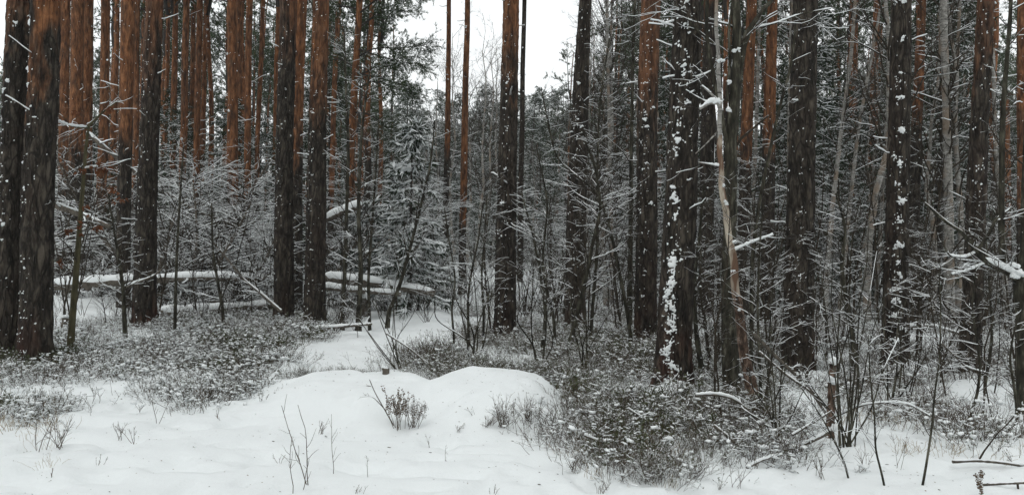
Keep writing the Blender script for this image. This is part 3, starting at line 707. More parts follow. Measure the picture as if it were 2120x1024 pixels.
# understory saplings and shrubs, snow on every level twig
n_sh = 0
def sc_shrub(n, x0, x1, d0, d1, kinds, s0, s1, p=1.0):
    for _ in range(n):
        px = u(x0, x1); d = d0 + (d1 - d0) * rng.random()**p; k = kinds[rng.integers(len(kinds))]
        adj = {0: "slim leafless sapling", 1: "snow-dusted bushy shrub", 2: "snowy dead tree", 3: "low bare twig thicket"}[k]
        adj = ("near " if d < 15 else ("" if d < 24 else "distant ")) + adj
        place(SH[k], px, d, rng, u(s0, s1), adj, "sapling" if k == 0 else ("dead tree" if k == 2 else "shrub"))
sc_shrub(34, 110, 580, 17, 27, (1, 1, 2), .6, 1.0)
sc_shrub(22, 110, 820, 13, 17, (0, 3, 3), .5, .9)
sc_shrub(20, 660, 900, 17, 30, (0, 1, 2), .6, 1.0)
sc_shrub(12, 120, 580, 14, 16.6, (1, 0, 3), .35, .62)
sc_shrub(6, 670, 900, 13.5, 16.4, (1, 0), .32, .55)
sc_shrub(12, 860, 1180, 22, 36, (1, 2, 0), .5, .8)
sc_shrub(22, 960, 1380, 13, 18, (0, 0, 3), .6, .95)
sc_shrub(44, 1060, 1560, 17, 32, (0, 1, 2), .75, 1.2)
sc_shrub(26, 1430, 2140, 10, 14, (0, 0, 3), .55, .9)
sc_shrub(50, 1560, 2160, 15, 32, (0, 0, 1), .75, 1.2)
sc_shrub(8, 1560, 2160, 17, 30, (2,), .75, 1.1)
sc_shrub(22, 1380, 2140, 9.5, 13, (3,), .5, .8)
sc_shrub(20, 1430, 2140, 7.4, 10.5, (0,), .32, .6)

byl = {}
for lab, px, o in PLACED: byl.setdefault(lab, []).append((px, o))
for lab, v in byl.items():
    v.sort(key=lambda q: q[0])
    if 1 < len(v) <= 20:
        for i, (px, o) in enumerate(v): o["label"] = lab + ", " + ("leftmost" if i == 0 else "rightmost" if i == len(v) - 1 else "the middle one" if len(v) == 3 else ORD[i] + " from left")

# ------------------------------------------------------------------ stuff: masses nobody could count
def scatter(name, protos, P, RZ, S, IDX, label, cat, tilt=.0, seed=1):
    me = bpy.data.meshes.new(name); n = len(P); me.vertices.add(n); me.vertices.foreach_set("co", P.astype(np.float32).ravel())
    r = np.random.default_rng(seed); rot = np.stack([r.normal(size=n) * tilt, r.normal(size=n) * tilt, RZ], 1)
    a = me.attributes.new("rot", 'FLOAT_VECTOR', 'POINT'); a.data.foreach_set("vector", rot.astype(np.float32).ravel())
    a = me.attributes.new("scl", 'FLOAT', 'POINT'); a.data.foreach_set("value", S.astype(np.float32))
    a = me.attributes.new("idx", 'INT', 'POINT'); a.data.foreach_set("value", IDX.astype(np.int32))
    o = bpy.data.objects.new(name, me); COL.objects.link(o)
    c = bpy.data.collections.new(name + "_kinds")
    for q in protos: c.objects.link(q)
    tree = bpy.data.node_groups.new(name, 'GeometryNodeTree')
    tree.interface.new_socket("Geometry", in_out='INPUT', socket_type='NodeSocketGeometry'); tree.interface.new_socket("Geometry", in_out='OUTPUT', socket_type='NodeSocketGeometry')
    N = tree.nodes; gi, go = N.new("NodeGroupInput"), N.new("NodeGroupOutput")
    ci = N.new("GeometryNodeCollectionInfo"); ci.inputs[0].default_value = c; ci.inputs['Separate Children'].default_value = True; ci.inputs['Reset Children'].default_value = True
    ip = N.new("GeometryNodeInstanceOnPoints"); ip.inputs['Pick Instance'].default_value = True
    def at(nm, ty):
        q = N.new("GeometryNodeInputNamedAttribute"); q.data_type = ty; q.inputs['Name'].default_value = nm; return q.outputs['Attribute']
    L = tree.links.new
    L(gi.outputs[0], ip.inputs['Points']); L(ci.outputs[0], ip.inputs['Instance']); L(at("rot", 'FLOAT_VECTOR'), ip.inputs['Rotation'])
    L(at("scl", 'FLOAT'), ip.inputs['Scale']); L(at("idx", 'INT'), ip.inputs['Instance Index']); L(ip.outputs[0], go.inputs[0])
    m = o.modifiers.new("scatter", 'NODES'); m.node_group = tree
    return tag(o, label, cat, kind="stuff")
def inpoly(x, y, poly):
    r = np.zeros(x.shape, bool); n = len(poly)
    for i in range(n):
        (x0, y0), (x1, y1) = poly[i], poly[(i + 1) % n]
        c = ((y0 > y) != (y1 > y)) & (x < (x1 - x0) * (y - y0) / ((y1 - y0) or 1e-9) + x0); r ^= c
    return r
def sprig_clump(seed, ns, H, rad, leafm=2, leaves=3, snowb=26, stem_r=.0024, twigs=3, gr=0, snow_s=.009, leaf=.012, lift=.25):
    rng = np.random.default_rng(seed); mb = MB(); k = 5
    b = rng.normal(size=(ns, 2)) * rad; D = nrm(np.concatenate([b / rad * .30 + rng.normal(size=(ns, 2)) * .3, np.ones((ns, 1))], 1))
    P = np.zeros((ns, k, 3)); P[:, 0, :2] = b; P[:, 0, 2] = -.03; h = H * (.5 + .7 * rng.random(ns))
    for j in range(1, k): D = nrm(D + rng.normal(size=(ns, 3)) * .16); P[:, j] = P[:, j - 1] + D * (h / (k - 1))[:, None]
    R = np.full((ns, k), stem_r) * np.linspace(1, .6, k); mb.tubes(P, R, 3, 0)
    P2, R2 = grow(rng, P, R, ns * twigs, H * .5, .7, .3, 1, 4, .8, stem_r * .7, .15, .2, taper=.7); mb.tubes(P2, R2, 3, 0)
    if leaves:
        T = nrm(P2[:, -1] - P2[:, 0])
        for j in (1, 2, 3)[-leaves:]: sprays(mb, rng, P2[:, j], T, 2, leaf, leaf * .55, 1, .8)
    if snowb:
        Q = np.concatenate([P2[:, -1], P2[:, 2], P[:, -1]]); Q = Q[rng.integers(0, len(Q), snowb)]
        blobs(mb, rng, Q + V(0, 0, .002), np.tile(V(0, 0, 1), (snowb, 1)), snow_s * np.exp(rng.normal(size=snowb) * .45), 2, .55, 1.5)
        snow_on(mb, rng, P2, R2, 2, .9, .0022, 3, .8, .1)
    return mb
mats3 = ["ground_twig", "small_leaf", "snow"]
BIL = [proto("clump", sprig_clump(300 + s, 20, .22, .14, snowb=26, snow_s=.0052, stem_r=.0018, twigs=6, leaves=1), mats3) for s in range(5)]
BILS = [proto("clump", sprig_clump(320 + s, 30, .15, .15, snowb=100, snow_s=.0066, leaves=1, stem_r=.0018, twigs=4), ["clean_twig", "small_leaf", "snow"]) for s in range(5)]
HTW = [proto("clump", sprig_clump(340 + s, 16, .24, .09, snowb=5, leaves=0, stem_r=.0019, twigs=4), ["clean_twig", "small_leaf", "snow"]) for s in range(4)]
GRS = [proto("clump", sprig_clump(350 + s, 14, .12, .07, snowb=0, leaves=0, stem_r=.0014, twigs=1), ["dry_grass", "small_leaf", "snow"]) for s in range(3)]
GREEN = [proto("clump", sprig_clump(360 + s, 40, .17, .10, snowb=22, leaves=3, leaf=.020), mats3) for s in range(3)]
def sample(polys, dens, ymax=40, mod=.9, seed=0, fall=0, b_=.48):
    r = np.random.default_rng(seed); out = []
    X0, X1, Y0 = -16, 16, 4.5; n = int((X1 - X0) * (ymax - Y0) * dens)
    x = r.uniform(X0, X1, n); y = r.uniform(Y0, ymax, n); z = ground(x, y, False); px, py = px_of(x, y, z)
    k = np.zeros(n, bool)
    for p in polys: k |= inpoly(px, py, p)
    k &= r.random(n) < np.clip(b_ + mod * 2.6 * fbm(x / 1.0, y / 1.0, 0, 50 + seed), .04, 1)
    k &= (np.maximum(mound(x, y, -1.38, 8.30, np.where(x < -1.38, 1.5, .95), 1.7, .50, .235, 2.1), mound(x, y, -.18, 8.25, .92, 1.6, .55, .275, 2.5, .42)) < .035) | (r.random(n) < .03)
    k &= ~inpoly(px, py, CLEAR) | (r.random(n) < .05)
    for hx, hy, hr, hh in HUMPS:
        if hh > .11: k &= ((x - hx)**2 + (y - hy + .05)**2 > (hr * .75)**2) | (r.random(n) < .06)
    if fall: k &= r.random(n) < np.clip(fall / y, 0, 1)
    p = np.stack([x, y, z], 1)[k]; m = len(p)
    return p, r.uniform(0, 6.28, m), r.uniform(.55, 1.45, m), r.integers(0, 99, m)
RIGHT = [(1000,885),(1060,880),(1140,915),(1160,965),(1260,990),(1400,1008),(1480,960),(1560,890),(1640,800),(1640,690),(1000,690),(960,700),(960,765),(1150,775),(1160,830),(1040,840)]
BEHIND = [(800,772),(960,768),(960,722),(880,732),(820,752)]
CLEAR = [(545,835),(600,785),(660,738),(740,705),(800,672),(840,640),(960,640),(960,690),(900,712),(830,738),(760,764),(690,792),(640,825),(600,850)]
LEFT = [(-40,880),(100,880),(130,815),(260,860),(420,845),(520,818),(560,772),(640,725),(690,668),(560,650),(300,650),(110,680),(-40,740)]
FARR = [(1380,690),(2160,700),(2160,955),(1850,890),(1640,960),(1500,960),(1560,890),(1400,830)]
MIDB = [(960,640),(2160,640),(2160,720),(960,720)]
o = sample([RIGHT, BEHIND], 38, 20, .95, 1, 0, .42); o = (o[0], o[1], o[2] * np.interp(o[0][:, 1], [5, 9], [.78, 1.1]), o[3]); scatter("bilberry_cover", BIL[:4] + HTW, *o, "dense snow-dusted bilberry twigs covering the ground right of the mound", "ground cover", .12)
o = sample([LEFT], 46, 20, .6, 2, 0, .68); scatter("heath_cover", BILS + HTW[:2], *o, "low heath half buried in snow left of the mound", "ground cover", .12)
o = sample([FARR, MIDB], 22, 24, .9, 3); scatter("twig_cover", HTW + BILS[:2], *o, "sparse snowy twigs under the right-hand pines", "ground cover", .15)
o = sample([[(-40,735),(120,745),(170,760),(110,830),(-40,860)], [(150,690),(700,660),(560,780),(400,820),(420,700)], [(1150,730),(1450,720),(1480,930),(1300,960),(1180,820)]], 12, 16, .9, 4)
scatter("evergreen_cover", GREEN, *o, "green lingonberry leaves showing through the snow", "ground cover", .15)
o = sample([[(1700,850),(2160,880),(2160,970),(1760,930)], [(1850,860),(2160,880),(2160,960),(1850,900)], [(1180,880),(1480,900),(1440,1010),(1180,990)], [(0,820),(140,840),(100,980),(0,970)]], 15, 16, .9, 5)
scatter("dry_grass", GRS, *o, "pale dry grass poking through snow at the thicket edges", "grass", .25)
r = np.random.default_rng(8); n = 120; x = np.where(r.random(n) < .35, r.uniform(-2.5, -1.5, n), r.uniform(-1.0, .8, n)); y = 8.85 + np.where(x < -1.1, .5, 1.3) * r.random(n)
scatter("shrub_fringe", BIL, np.stack([x, y, ground(x, y, False)], 1), r.uniform(0, 6, n), np.where(x < -1.1, .5, 1.0) * r.uniform(.8, 1.25, n), r.integers(0, 99, n), "dark bilberry twigs fringing the back of the snow mound", "ground cover", .12)
BACK = [(100,600),(900,600),(1180,610),(2160,600),(2160,690),(1180,660),(960,650),(700,660),(100,660)]
o = sample([BACK], 5, 40, .9, 6); scatter("back_cover", [SH[3][i] for i in range(4)], *o[:2], o[2] * .45, o[3], "mass of fine snowy twigs on the forest floor behind", "undergrowth", .1)
lit = MB(); r = np.random.default_rng(88); n = 5200; x = r.uniform(-6, 6, n); y = 4.8 + 8 * r.random(n)**.8; z = ground(x, y) + .002
k = vn(x / .8, y / .8, 0, 77) + .5 * r.random(n) > .1; x, y, z = x[k], y[k], z[k]; n = len(x)
blobs(lit, r, np.stack([x, y, z], 1), np.tile(V(0, 0, 1.), (n, 1)), .0019 * np.exp(r.normal(size=n) * .5), 0, .4, 2.4)
tag(lit.build("forest_litter", ["dead_wood"]), "tiny bark flakes and needles speckled over the front snow", "litter", kind="stuff")
# thicket of snowy twigs and far trees fading out behind everything one can single out
def band(n, x0, x1, d0, d1, seed, smin, smax):
    r = np.random.default_rng(seed); px = r.uniform(x0, x1, n); d = d0 + (d1 - d0) * r.random(n)**.8
    x = (px - 1060) / F * d; p = np.stack([x, d, ground(x, d, False)], 1)
    return p, r.uniform(0, 6.28, n), r.uniform(smin, smax, n), r.integers(0, 99, n)
SHALL = SH[0] + SH[1] + SH[2]
scatter("undergrowth", SHALL, *band(150, 60, 2200, 26, 48, 11, .45, .9), "tangle of snowy saplings filling the background", "undergrowth", .05)
def merged_spruce(seed):
    a, b = spruce(seed, 10, .01, 2.0, .8); mb = MB()
    for src, off in ((a, 0), (b, 0)):
        for k in (3, 4):
            for f, mm in src.f[k]: mb.f[k].append((f + mb.n, mm))
        mb.v += src.v; mb.n += src.n
    return mb
FSP = [proto("far_spruce", merged_spruce(700 + s), ["far_trunk", "spruce_needles", "snow"]) for s in range(3)]
def merged_pine(seed):
    mb = crown_mesh(seed, 8, 26, 2.4, 150, 8, .22, .05); mb.v = [v + V(0, 0, 9) for v in mb.v]
    P = np.zeros((1, 4, 3)); P[0, :, 2] = [-.3, 3, 7, 9.2]; mb.tubes(P, np.array([[.15, .13, .11, .09]]), 8, 0); return mb
FPN = [proto("far_pine", merged_pine(720 + s), ["far_trunk", "pine_needles", "snow"]) for s in range(3)]
b1 = band(230, -200, 800, 55, 120, 12, .75, 1.3); b2 = band(300, 1230, 2400, 50, 120, 13, .75, 1.35); b3 = list(band(150, 740, 1290, 64, 115, 14, 1, 1)); r = np.random.default_rng(16)
b3[2] = ((512 - r.uniform(175, 310, 150)) / F * b3[0][:, 1] + 1.2) / 10; b3[3] = r.integers(3, 6, 150)
r = np.random.default_rng(15); n = 210; an = r.uniform(math.pi * .93, math.pi * 2.07, n); rr = r.uniform(13, 60, n)  # unseen half ring of trees behind the camera, added to cut light on trunk fronts
x, y = rr * np.cos(an), rr * np.sin(an) + 2; b4 = (np.stack([x, y, ground(x, y, False)], 1), r.uniform(0, 6.28, n), r.uniform(.95, 1.6, n), r.integers(0, 99, n))
cc = [np.concatenate(q) for q in zip(b1, b2, b3, b4)]
scatter("far_forest", FSP + FPN, *cc, "far-off conifer forest fading into the winter haze, with unseen light-blocking trees added behind camera", "forest", .02)

# ------------------------------------------------------------------ the traced smaller trees, stems, logs and sticks
def line3(pts, d, k=24):
    """pts: (px, py) or (px, py, distance)"""
    return resample(np.array([wp(p[0], p[1], p[2] if len(p) > 2 else d) for p in pts]), k)
def rads(k, w0, w1, d, e=1.0): return (w0 + (w1 - w0) * np.linspace(0, 1, k)**e) * d / F / 2
def limb_tree(name, label, cat, lines, d, mat, seed, twn=0, twl=.5, tw2=0, snow_w=1.0, snow_a=.006, first="trunk", other="branch", group=None, sink=True, amp=.004, lim=.8, extra=None, tang=.8, tup=.3):
    """lines: (pts, w0, w1[, mat]); the first starts on the ground"""
    rng = np.random.default_rng(seed); base = line3(lines[0][0], d, 30)[0].copy()
    if sink: base = foot(lines[0][0][0][0], lines[0][0][0][2] if len(lines[0][0][0]) > 2 else d)
    root = thing(name, base, label, cat, group); sm = MB(); allP, allR = [], []
    for i, ln in enumerate(lines):
        k = 40 if i == 0 else 20; P = line3(ln[0], d, k) - base; R = rads(k, ln[1], ln[2], d)
        if i == 0 and sink: P[0] = V(0, 0, -.08)
        if ln[1] * d / F > .06:
            mb, Q, r = trunk_mesh(P, R, 24, 120, amp, seed + i) if abs(P[-1, 2] - P[0, 2]) > .6 * np.linalg.norm(P[-1] - P[0]) else (None, None, None)
            if mb is None: mb = MB(); mb.tubes(P, R, 12, 0, cap=0)
        else: mb = MB(); mb.tubes(P, R, 7, 0, cap=0)
        lo_ = mb.build(first if i == 0 else other, [ln[3] if len(ln) > 3 else mat], root)
        s1 = MB(); snow_on(s1, rng, P[None], R[None], 0, snow_w, snow_a, 7, lim, .5)
        if s1.n: s1.build("snow", ["snow"], lo_)
        q = resample(P, 12); allP.append(q); allR.append(np.interp(np.linspace(0, 1, 12), np.linspace(0, 1, k), R))
    if twn:
        AP, AR = np.array(allP), np.array(allR); tb = MB()
        ts = MB(); P1, R1 = grow(rng, AP, AR, twn, twl, tang, .25, 1, 7, .32, .0020, .13, tup, taper=.4); tb.tubes(P1, R1, 4, 0); snow_on(ts, rng, P1, R1, 0, 1.0, snow_a * .6, 4, .75, .3)
        if tw2:
            P2, R2 = grow(rng, P1, R1, tw2, twl * .45, .75, .2, 1, 5, .6, .0016, .14, .1, taper=.5); tb.tubes(P2, R2, 3, 0); snow_on(ts, rng, P2, R2, 0, 1.0, snow_a * .4, 3, .75, .2)
        to_ = tb.build("twigs", ["dark_twig"], root)
        if ts.n: ts.build("snow", ["snow"], to_)
    if extra: extra(rng, root, sm, base)
    if sm.n: sm.build("snow", ["snow"], root)
    return root
def lump(py_list, d, sz, n=10):
    def fn(rng, root, sm, base):
        for px, py in py_list:
            c = wp(px, py, d) - base + rng.normal(size=(n, 3)) * sz * .6 + V(0, -.04, 0)
            blobs(sm, rng, c, np.tile(nrm(V(0, -.3, 1)), (n, 1)), sz * np.exp(rng.normal(size=n) * .3), 0, .6)
    return fn

limb_tree("alder_tree", "dark forked alder with a snowy limb reaching up right, behind the broken birch", "alder tree",
  [([(1514,812),(1509,600),(1512,400),(1513,290),(1524,180),(1526,120),(1524,0),(1522,-160)], 37, 12),
   ([(1522,185),(1533,130),(1545,70),(1570,32),(1600,-2),(1660,-60)], 17, 8),
   ([(1512,330),(1494,240),(1480,170),(1462,80),(1464,0),(1470,-120)], 11, 6),
   ([(1505,210),(1512,120),(1508,60),(1518,0),(1520,-90)], 7, 4),
   ([(1550,62),(1610,48),(1660,28),(1720,18)], 4, 2), ([(1478,90),(1440,60),(1400,10)], 5, 2), ([(1506,120),(1470,150),(1440,160)], 4, 2)],
  8.6, "alder_bark", 11, 34, .9, 80, .9, .004, amp=.009, extra=lump([(1517,108),(1528,104),(1508,172),(1495,128),(1508,228)], 8.5, .014))
limb_tree("birch_tree", "bent broken birch with pale peeled trunk leaning on the alder", "birch tree",
  [([(1566,885),(1556,800),(1538,720),(1533,660),(1525,610)], 27, 18, "rotten_bark"),
   ([(1526,622),(1521,592),(1520,535),(1508,490),(1503,432),(1493,395),(1494,345),(1488,310),(1491,280)], 17, 10, "bare_wood"),
   ([(1491,300),(1489,250),(1492,215),(1487,150),(1488,110),(1482,60),(1484,0),(1480,-140)], 10, 6, "birch_bark"),
   ([(1490,214),(1470,212),(1448,226)], 8, 5), ([(1484,206),(1468,190),(1453,178)], 5, 3), ([(1490,268),(1460,300),(1440,318)], 4, 2), ([(1494,345),(1470,340),(1446,336)], 3, 2), ([(1516,520),(1560,500),(1600,486)], 4, 2)],
  8.0, "birch_bark", 12, 12, .6, 24, 1.3, .007, extra=lump([(1486,128),(1492,127),(1506,228),(1489,212),(1478,213),(1496,384),(1500,418),(1503,421),(1515,560),(1518,500),(1528,640)], 7.93, .010))
limb_tree("forked_tree", "dark forked tree at the right edge with thick snow on its bent limb", "tree",
  [([(2121,805),(2119,700),(2113,620),(2108,572)], 30, 22),
   ([(2108,580),(2075,560),(2040,545),(2012,505),(1990,478),(1960,462),(1915,420)], 20, 5),
   ([(2076,560),(2073,480),(2074,400),(2074,300),(2078,200),(2090,60),(2095,-40)], 13, 7),
   ([(2110,590),(2122,520),(2121,430),(2126,300),(2130,150),(2135,-20)], 16, 10),
   ([(2108,560),(2090,552),(2082,545)], 12, 8), ([(2026,520),(1998,534),(1965,530),(1950,500)], 5, 3), ([(2040,545),(2000,562),(1970,568)], 5, 3),
   ([(2026,515),(2050,480),(2060,455),(2095,430)], 8, 4), ([(2000,490),(2005,520)], 4, 3)],
  8.3, "alder_bark", 13, 36, .6, 90, .95, .006, extra=lump([(2104,566),(2112,566),(2097,570)], 8.25, .022, 12))
limb_tree("oak_sapling", "slender mossy young oak keeping rusty leaves, between the left pines", "young oak",
  [([(146,715),(150,660),(158,560),(165,470),(172,380),(178,300),(184,262)], 14, 5), ([(180,265),(150,262),(120,250)], 5, 2), ([(182,262),(215,230),(245,208)], 5, 2), ([(172,350),(200,345),(225,352)], 4, 2), ([(168,440),(140,430),(118,420)], 4, 2)],
  10.5, "mossy_bark", 14, 26, .55, 40, 1.0, .006,
  extra=lambda rng, root, sm, base: [(lambda b, mb: (sprays(mb, rng, b + rng.normal(size=b.shape) * .03, rng.normal(size=b.shape) * .2 + V(0, 0, -.6), 5, .05, .042, 0, .6), mb.build("leaf_cluster", ["oak_leaf"], root)))(np.repeat((wp(px, py, 10.45) - base)[None], 5, 0), MB()) for px, py in ((162,228),(228,225),(168,352),(200,346),(205,350),(238,392),(250,415),(180,430),(143,478),(168,470),(202,470),(222,355),(125,545))])
limb_tree("pine_branch", "", "x", [([(0,0),(1,1)], 1, 1)], 5, "dead_wood", 1) if False else None

for i, (lab, pts, w0, w1, d) in enumerate([
 ("thin white birch slanting right between broad and orange pines", [(1708,640),(1716,520),(1726,400),(1742,270),(1762,120),(1772,-20)], 11, 6, 18.0),
 ("second slanting white birch, crossing left of the slim orange pine", [(1738,640),(1752,500),(1764,380),(1778,260),(1800,140),(1822,20)], 10, 5, 18.6),
 ("straight thick birch behind the blotched and leaning pines", [(1966,640),(1964,450),(1960,250),(1954,60),(1952,-60)], 20, 13, 18.0),
 ("slim birch right of the straight thick birch", [(1990,640),(1986,420),(1978,240),(1984,60),(1990,-40)], 9, 6, 20.0),
 ("thin pale birch hugging the broad grey-brown pine's left side", [(1628,630),(1632,450),(1634,260),(1638,60),(1640,-40)], 9, 7, 20.0),
 ("faint birch left of the orange-topped dark pine", [(1560,630),(1558,450),(1566,260),(1572,60),(1574,-40)], 8, 6, 22.0),
 ("leaning thin birch between slim orange pine and blotched pine", [(1812,640),(1822,500),(1828,380),(1838,200),(1850,60)], 8, 5, 21.0),
 ("pale birch stem low behind the forked tree", [(2085,650),(2080,560),(2072,440),(2060,300),(2056,100)], 11, 7, 19.0),
 ("slim birch right of the crooked dark pine", [(1268,640),(1266,480),(1262,300),(1258,120),(1256,-20)], 8, 6, 21.0)]):
    limb_tree("birch_tree", lab, "birch tree", [(pts, w0, w1)], d, "birch_bark", 50 + i, 26, 1.6, 110, 1.0, .005, tup=.6)

# the pine whose green boughs hang out over the clearing
def bough_pine():
    d = 21.5; rng = np.random.default_rng(77); b0 = foot(722, d)
    path = resample(np.vstack([b0 - V(0, 0, .3), b0, wp(727, 300, d), wp(733, 200, d), wp(745, 0, d), wp(752, -260, d), wp(756, -420, d)]) - b0, 50)
    R = np.interp(path[:, 2], [0, 3, 8, 15], np.array([17, 16, 13, 5]) * d / F / 2)
    mb, Q, r = trunk_mesh(path, R, 18, 90, .005, 5); root = thing("pine_tree", b0, "pine with green needle boughs drooping right over the clearing", "pine tree")
    tk = mb.build("trunk", ["pine_bark"], root); tk["orange_height"] = 2.6
    bs = [([(733,190),(770,165),(820,180),(868,205),(882,212)]), ([(738,120),(775,98),(830,100),(885,92)]), ([(740,60),(780,30),(820,18),(848,34)]), ([(738,100),(770,112),(830,128),(878,134)]),
          ([(734,150),(780,160),(815,170),(850,180)]), ([(742,30),(790,-10),(840,-20),(870,10)]), ([(728,232),(765,235),(800,262),(840,292)]), ([(736,140),(700,120),(670,130)]), ([(742,20),(700,10),(660,40)]),
          ([(745,-30),(800,-70),(860,-60),(900,-20)]), ([(750,-120),(700,-160),(640,-130)]), ([(750,-120),(820,-170),(880,-150)]), ([(733,160),(780,140),(835,115),(865,120)])]
    for q, pts in enumerate(bs):
        off = rng.uniform(-.7, .7); P = resample(np.array([wp(px, py, d + off * i) for i, (px, py) in enumerate(pts)]) - b0, 9)
        RR = np.linspace(.028, .008, 9); bm = MB(); bm.tubes(P, RR, 5, 0)
        P2, R2 = grow(rng, P[None], RR[None], 26, .75, .8, .2, 1, 5, .5, .005, .12, -.1, flat=True, lfall=.3); bm.tubes(P2, R2, 3, 0)
        P3, R3 = grow(rng, P2, R2, 90, .32, .8, .2, 1, 4, .6, .004, .12, .2); bm.tubes(P3, R3, 3, 0)
        for PP in (P2, P3):
            T = nrm(np.gradient(PP, axis=1))
            for j in range(1, PP.shape[1]): sprays(bm, rng, PP[:, j], T[:, j], 5, .11, .013, 1, .6)
        sprays(bm, rng, P3[:, 2] + V(0, 0, .03), nrm(P3[:, -1] - P3[:, 0]), 3, .08, .022, 2, .6, flatn=.6)
        bm.build("bough", ["far_trunk", "pine_needles", "snow"], root)
    co = CROWNS[0].copy(); co.name = "crown"; COL.objects.link(co); co.parent = root; co.location = tuple(path[-14]); co.location[2] = 10.3; co.scale = (.8, .8, .8)
bough_pine()

def hero_spruce(label, px, d, H, W, seed, snowy=.9):
    b0 = foot(px, d); root = thing("spruce_tree", b0, label, "spruce tree"); a, b = spruce(seed, H, snowy, W, .8)
    a.build("trunk", ["far_trunk"], root); b.build("crown", ["far_trunk", "spruce_needles", "snow"], root)
hero_spruce("small young spruce laden with snow in the middle of the thicket", 846, 17.8, 4.15, .9, 81, .7)
hero_spruce("low snow-laden spruce crouching behind the pine pair", 760, 19.5, 2.6, .9, 82)
hero_spruce("little snowy spruce just left of the thin pine poles", 890, 24.0, 2.4, .8, 83)

# fallen logs with a full cap of snow
def log(label, pts, w0, w1, seed, mat="dead_wood", cap=1.12, nstub=5, name="fallen_log", cat="fallen log"):
    rng = np.random.default_rng(seed); dm = np.mean([p[2] for p in pts]); P = line3(pts, dm, 26); base = P[0].copy(); P = P - base
    R = np.linspace(w0, w1, 26) * dm / F / 2; root = thing(name, base, label, cat); mb = MB(); mb.tubes(P, R * (1 + .08 * rng.normal(size=26)), 12, 0, cap=0)
    mb.build("trunk", [mat], root); sm = MB()
    C = P.copy(); rs = R * cap * (.9 + .22 * vn(C[:, 0] * 3, C[:, 1] * 3, 0, seed) + .14 * vn(C[:, 0] * 9, C[:, 1] * 9, 0, seed)); C[:, 2] += R * .30 + rs * .40; rs[0] *= .5; rs[-1] *= .5
    sm.tubes(C, rs, 12, 0, cap=0)
    if nstub:
        bp, br = grow(rng, P[None], R[None], nstub, .5, 1.1, .1, .95, 6, .3, .008, .15, .3); bm = MB(); bm.tubes(bp, br, 5, 0); bm.build("twigs", ["dark_twig"], root); snow_on(sm, rng, bp, br, 0, 1.1, .008, 4)
    sm.build("snow", ["snow"], root)
log("long snow-capped fallen trunk lying across behind the left pines", [(105,592,17.0),(250,582,17.0),(420,574,17.1),(565,578,17.2)], 19, 14, 1, nstub=12)
log("snow-capped log on the ground right of the straight grey pine", [(335,648,16.3),(450,642,16.4),(575,630,16.6)], 19, 15, 2, nstub=3)
log("snow-covered fallen trunk sloping down right of the pine pair", [(672,576,17.2),(760,584,17.2),(840,597,17.2),(900,608,17.2)], 19, 15, 3, nstub=6)
log("second fallen trunk lying just under the sloping one", [(668,594,16.9),(740,602,16.9),(830,608,16.9)], 12, 9, 4, nstub=6)
log("leaning snow-topped trunk high in the brush at far left", [(112,425,16.5),(170,445,16.5),(228,470,16.5)], 13, 10, 5, cap=.85, nstub=8)
log("leaning snowy trunk crossing behind the reddish-topped dark pine", [(180,275,19.5),(240,325,19.6),(300,372,19.8)], 9, 8, 6, cap=.85, nstub=8)
log("snowy trunk tipping down through the brush pile", [(345,398,19.6),(400,434,19.4),(490,468,19.2),(560,522,19.0)], 7, 5, 7, cap=.7, nstub=10)
log("thick snow-heaped broken trunk just right of the pine pair", [(668,458,19.0),(705,440,19.0),(748,425,19.0)], 14, 15, 8, nstub=5)
log("broken snow-capped stick lying beyond the mound path", [(650,680,13.0),(700,676,13.0),(770,670,13.2)], 7, 5, 9, nstub=4)
log("short log end under a deep cap of snow, right of the blotched pine", [(1918,829,8.6),(1945,833,8.6),(1976,838,8.6)], 15, 13, 10, cap=1.25, nstub=0)
log("snowy stick lying in front at the lower right edge", [(1972,955,6.0),(2020,952,6.0),(2070,956,6.0),(2150,968,6.0)], 6.5, 6, 11, cap=.95, nstub=2, name="fallen_stick", cat="stick")
log("lowest snow-lined stick in the lower right corner", [(2025,1003,5.5),(2080,1000,5.5),(2150,997,5.5)], 5, 5, 12, cap=.85, nstub=1, name="fallen_stick", cat="stick")
log("thin level snowy pole low between the blotched and leaning pines", [(1878,676,13.5),(1925,672,13.5),(1985,690,13.5)], 6, 5, 13, nstub=3)

# fallen tree tops that make the brush pile
def brush(label, pts, w0, w1, seed, n1, L, n2, up=.1, a=.006):
    pts = [(p[0], p[1], p[2] + 1.4) for p in pts]; rng = np.random.default_rng(seed); dm = np.mean([p[2] for p in pts]); P = line3(pts, dm, 16); base = P[0].copy(); P -= base; R = np.linspace(w0, w1, 16) * dm / F / 2
    root = thing("fallen_treetop", base, label, "fallen treetop"); mb = MB(); mb.tubes(P, R, 8, 0, cap=0); mb.build("trunk", ["dead_wood"], root)
    P1, R1 = grow(rng, P[None], R[None], n1, L, .95, .05, 1, 8, .4, .0045, .16, up, taper=.3, lfall=.3); bm, sm = MB(), MB(); bm.tubes(P1, R1, 4, 0)
    P2, R2 = grow(rng, P1, R1, n2, L * .45, .8, .15, 1, 5, .55, .0035, .16, 0, taper=.5); bm.tubes(P2, R2, 3, 0)
    bm.build("branches", ["dark_twig"], root); snow_on(sm, rng, P[None], R[None], 0, .9, .006, 6); snow_on(sm, rng, P1, R1, 0, 1.0, a, 4, .85, .5); snow_on(sm, rng, P2, R2, 0, 1.0, a * .7, 3, .85, .4); sm.build("snow", ["snow"], root)
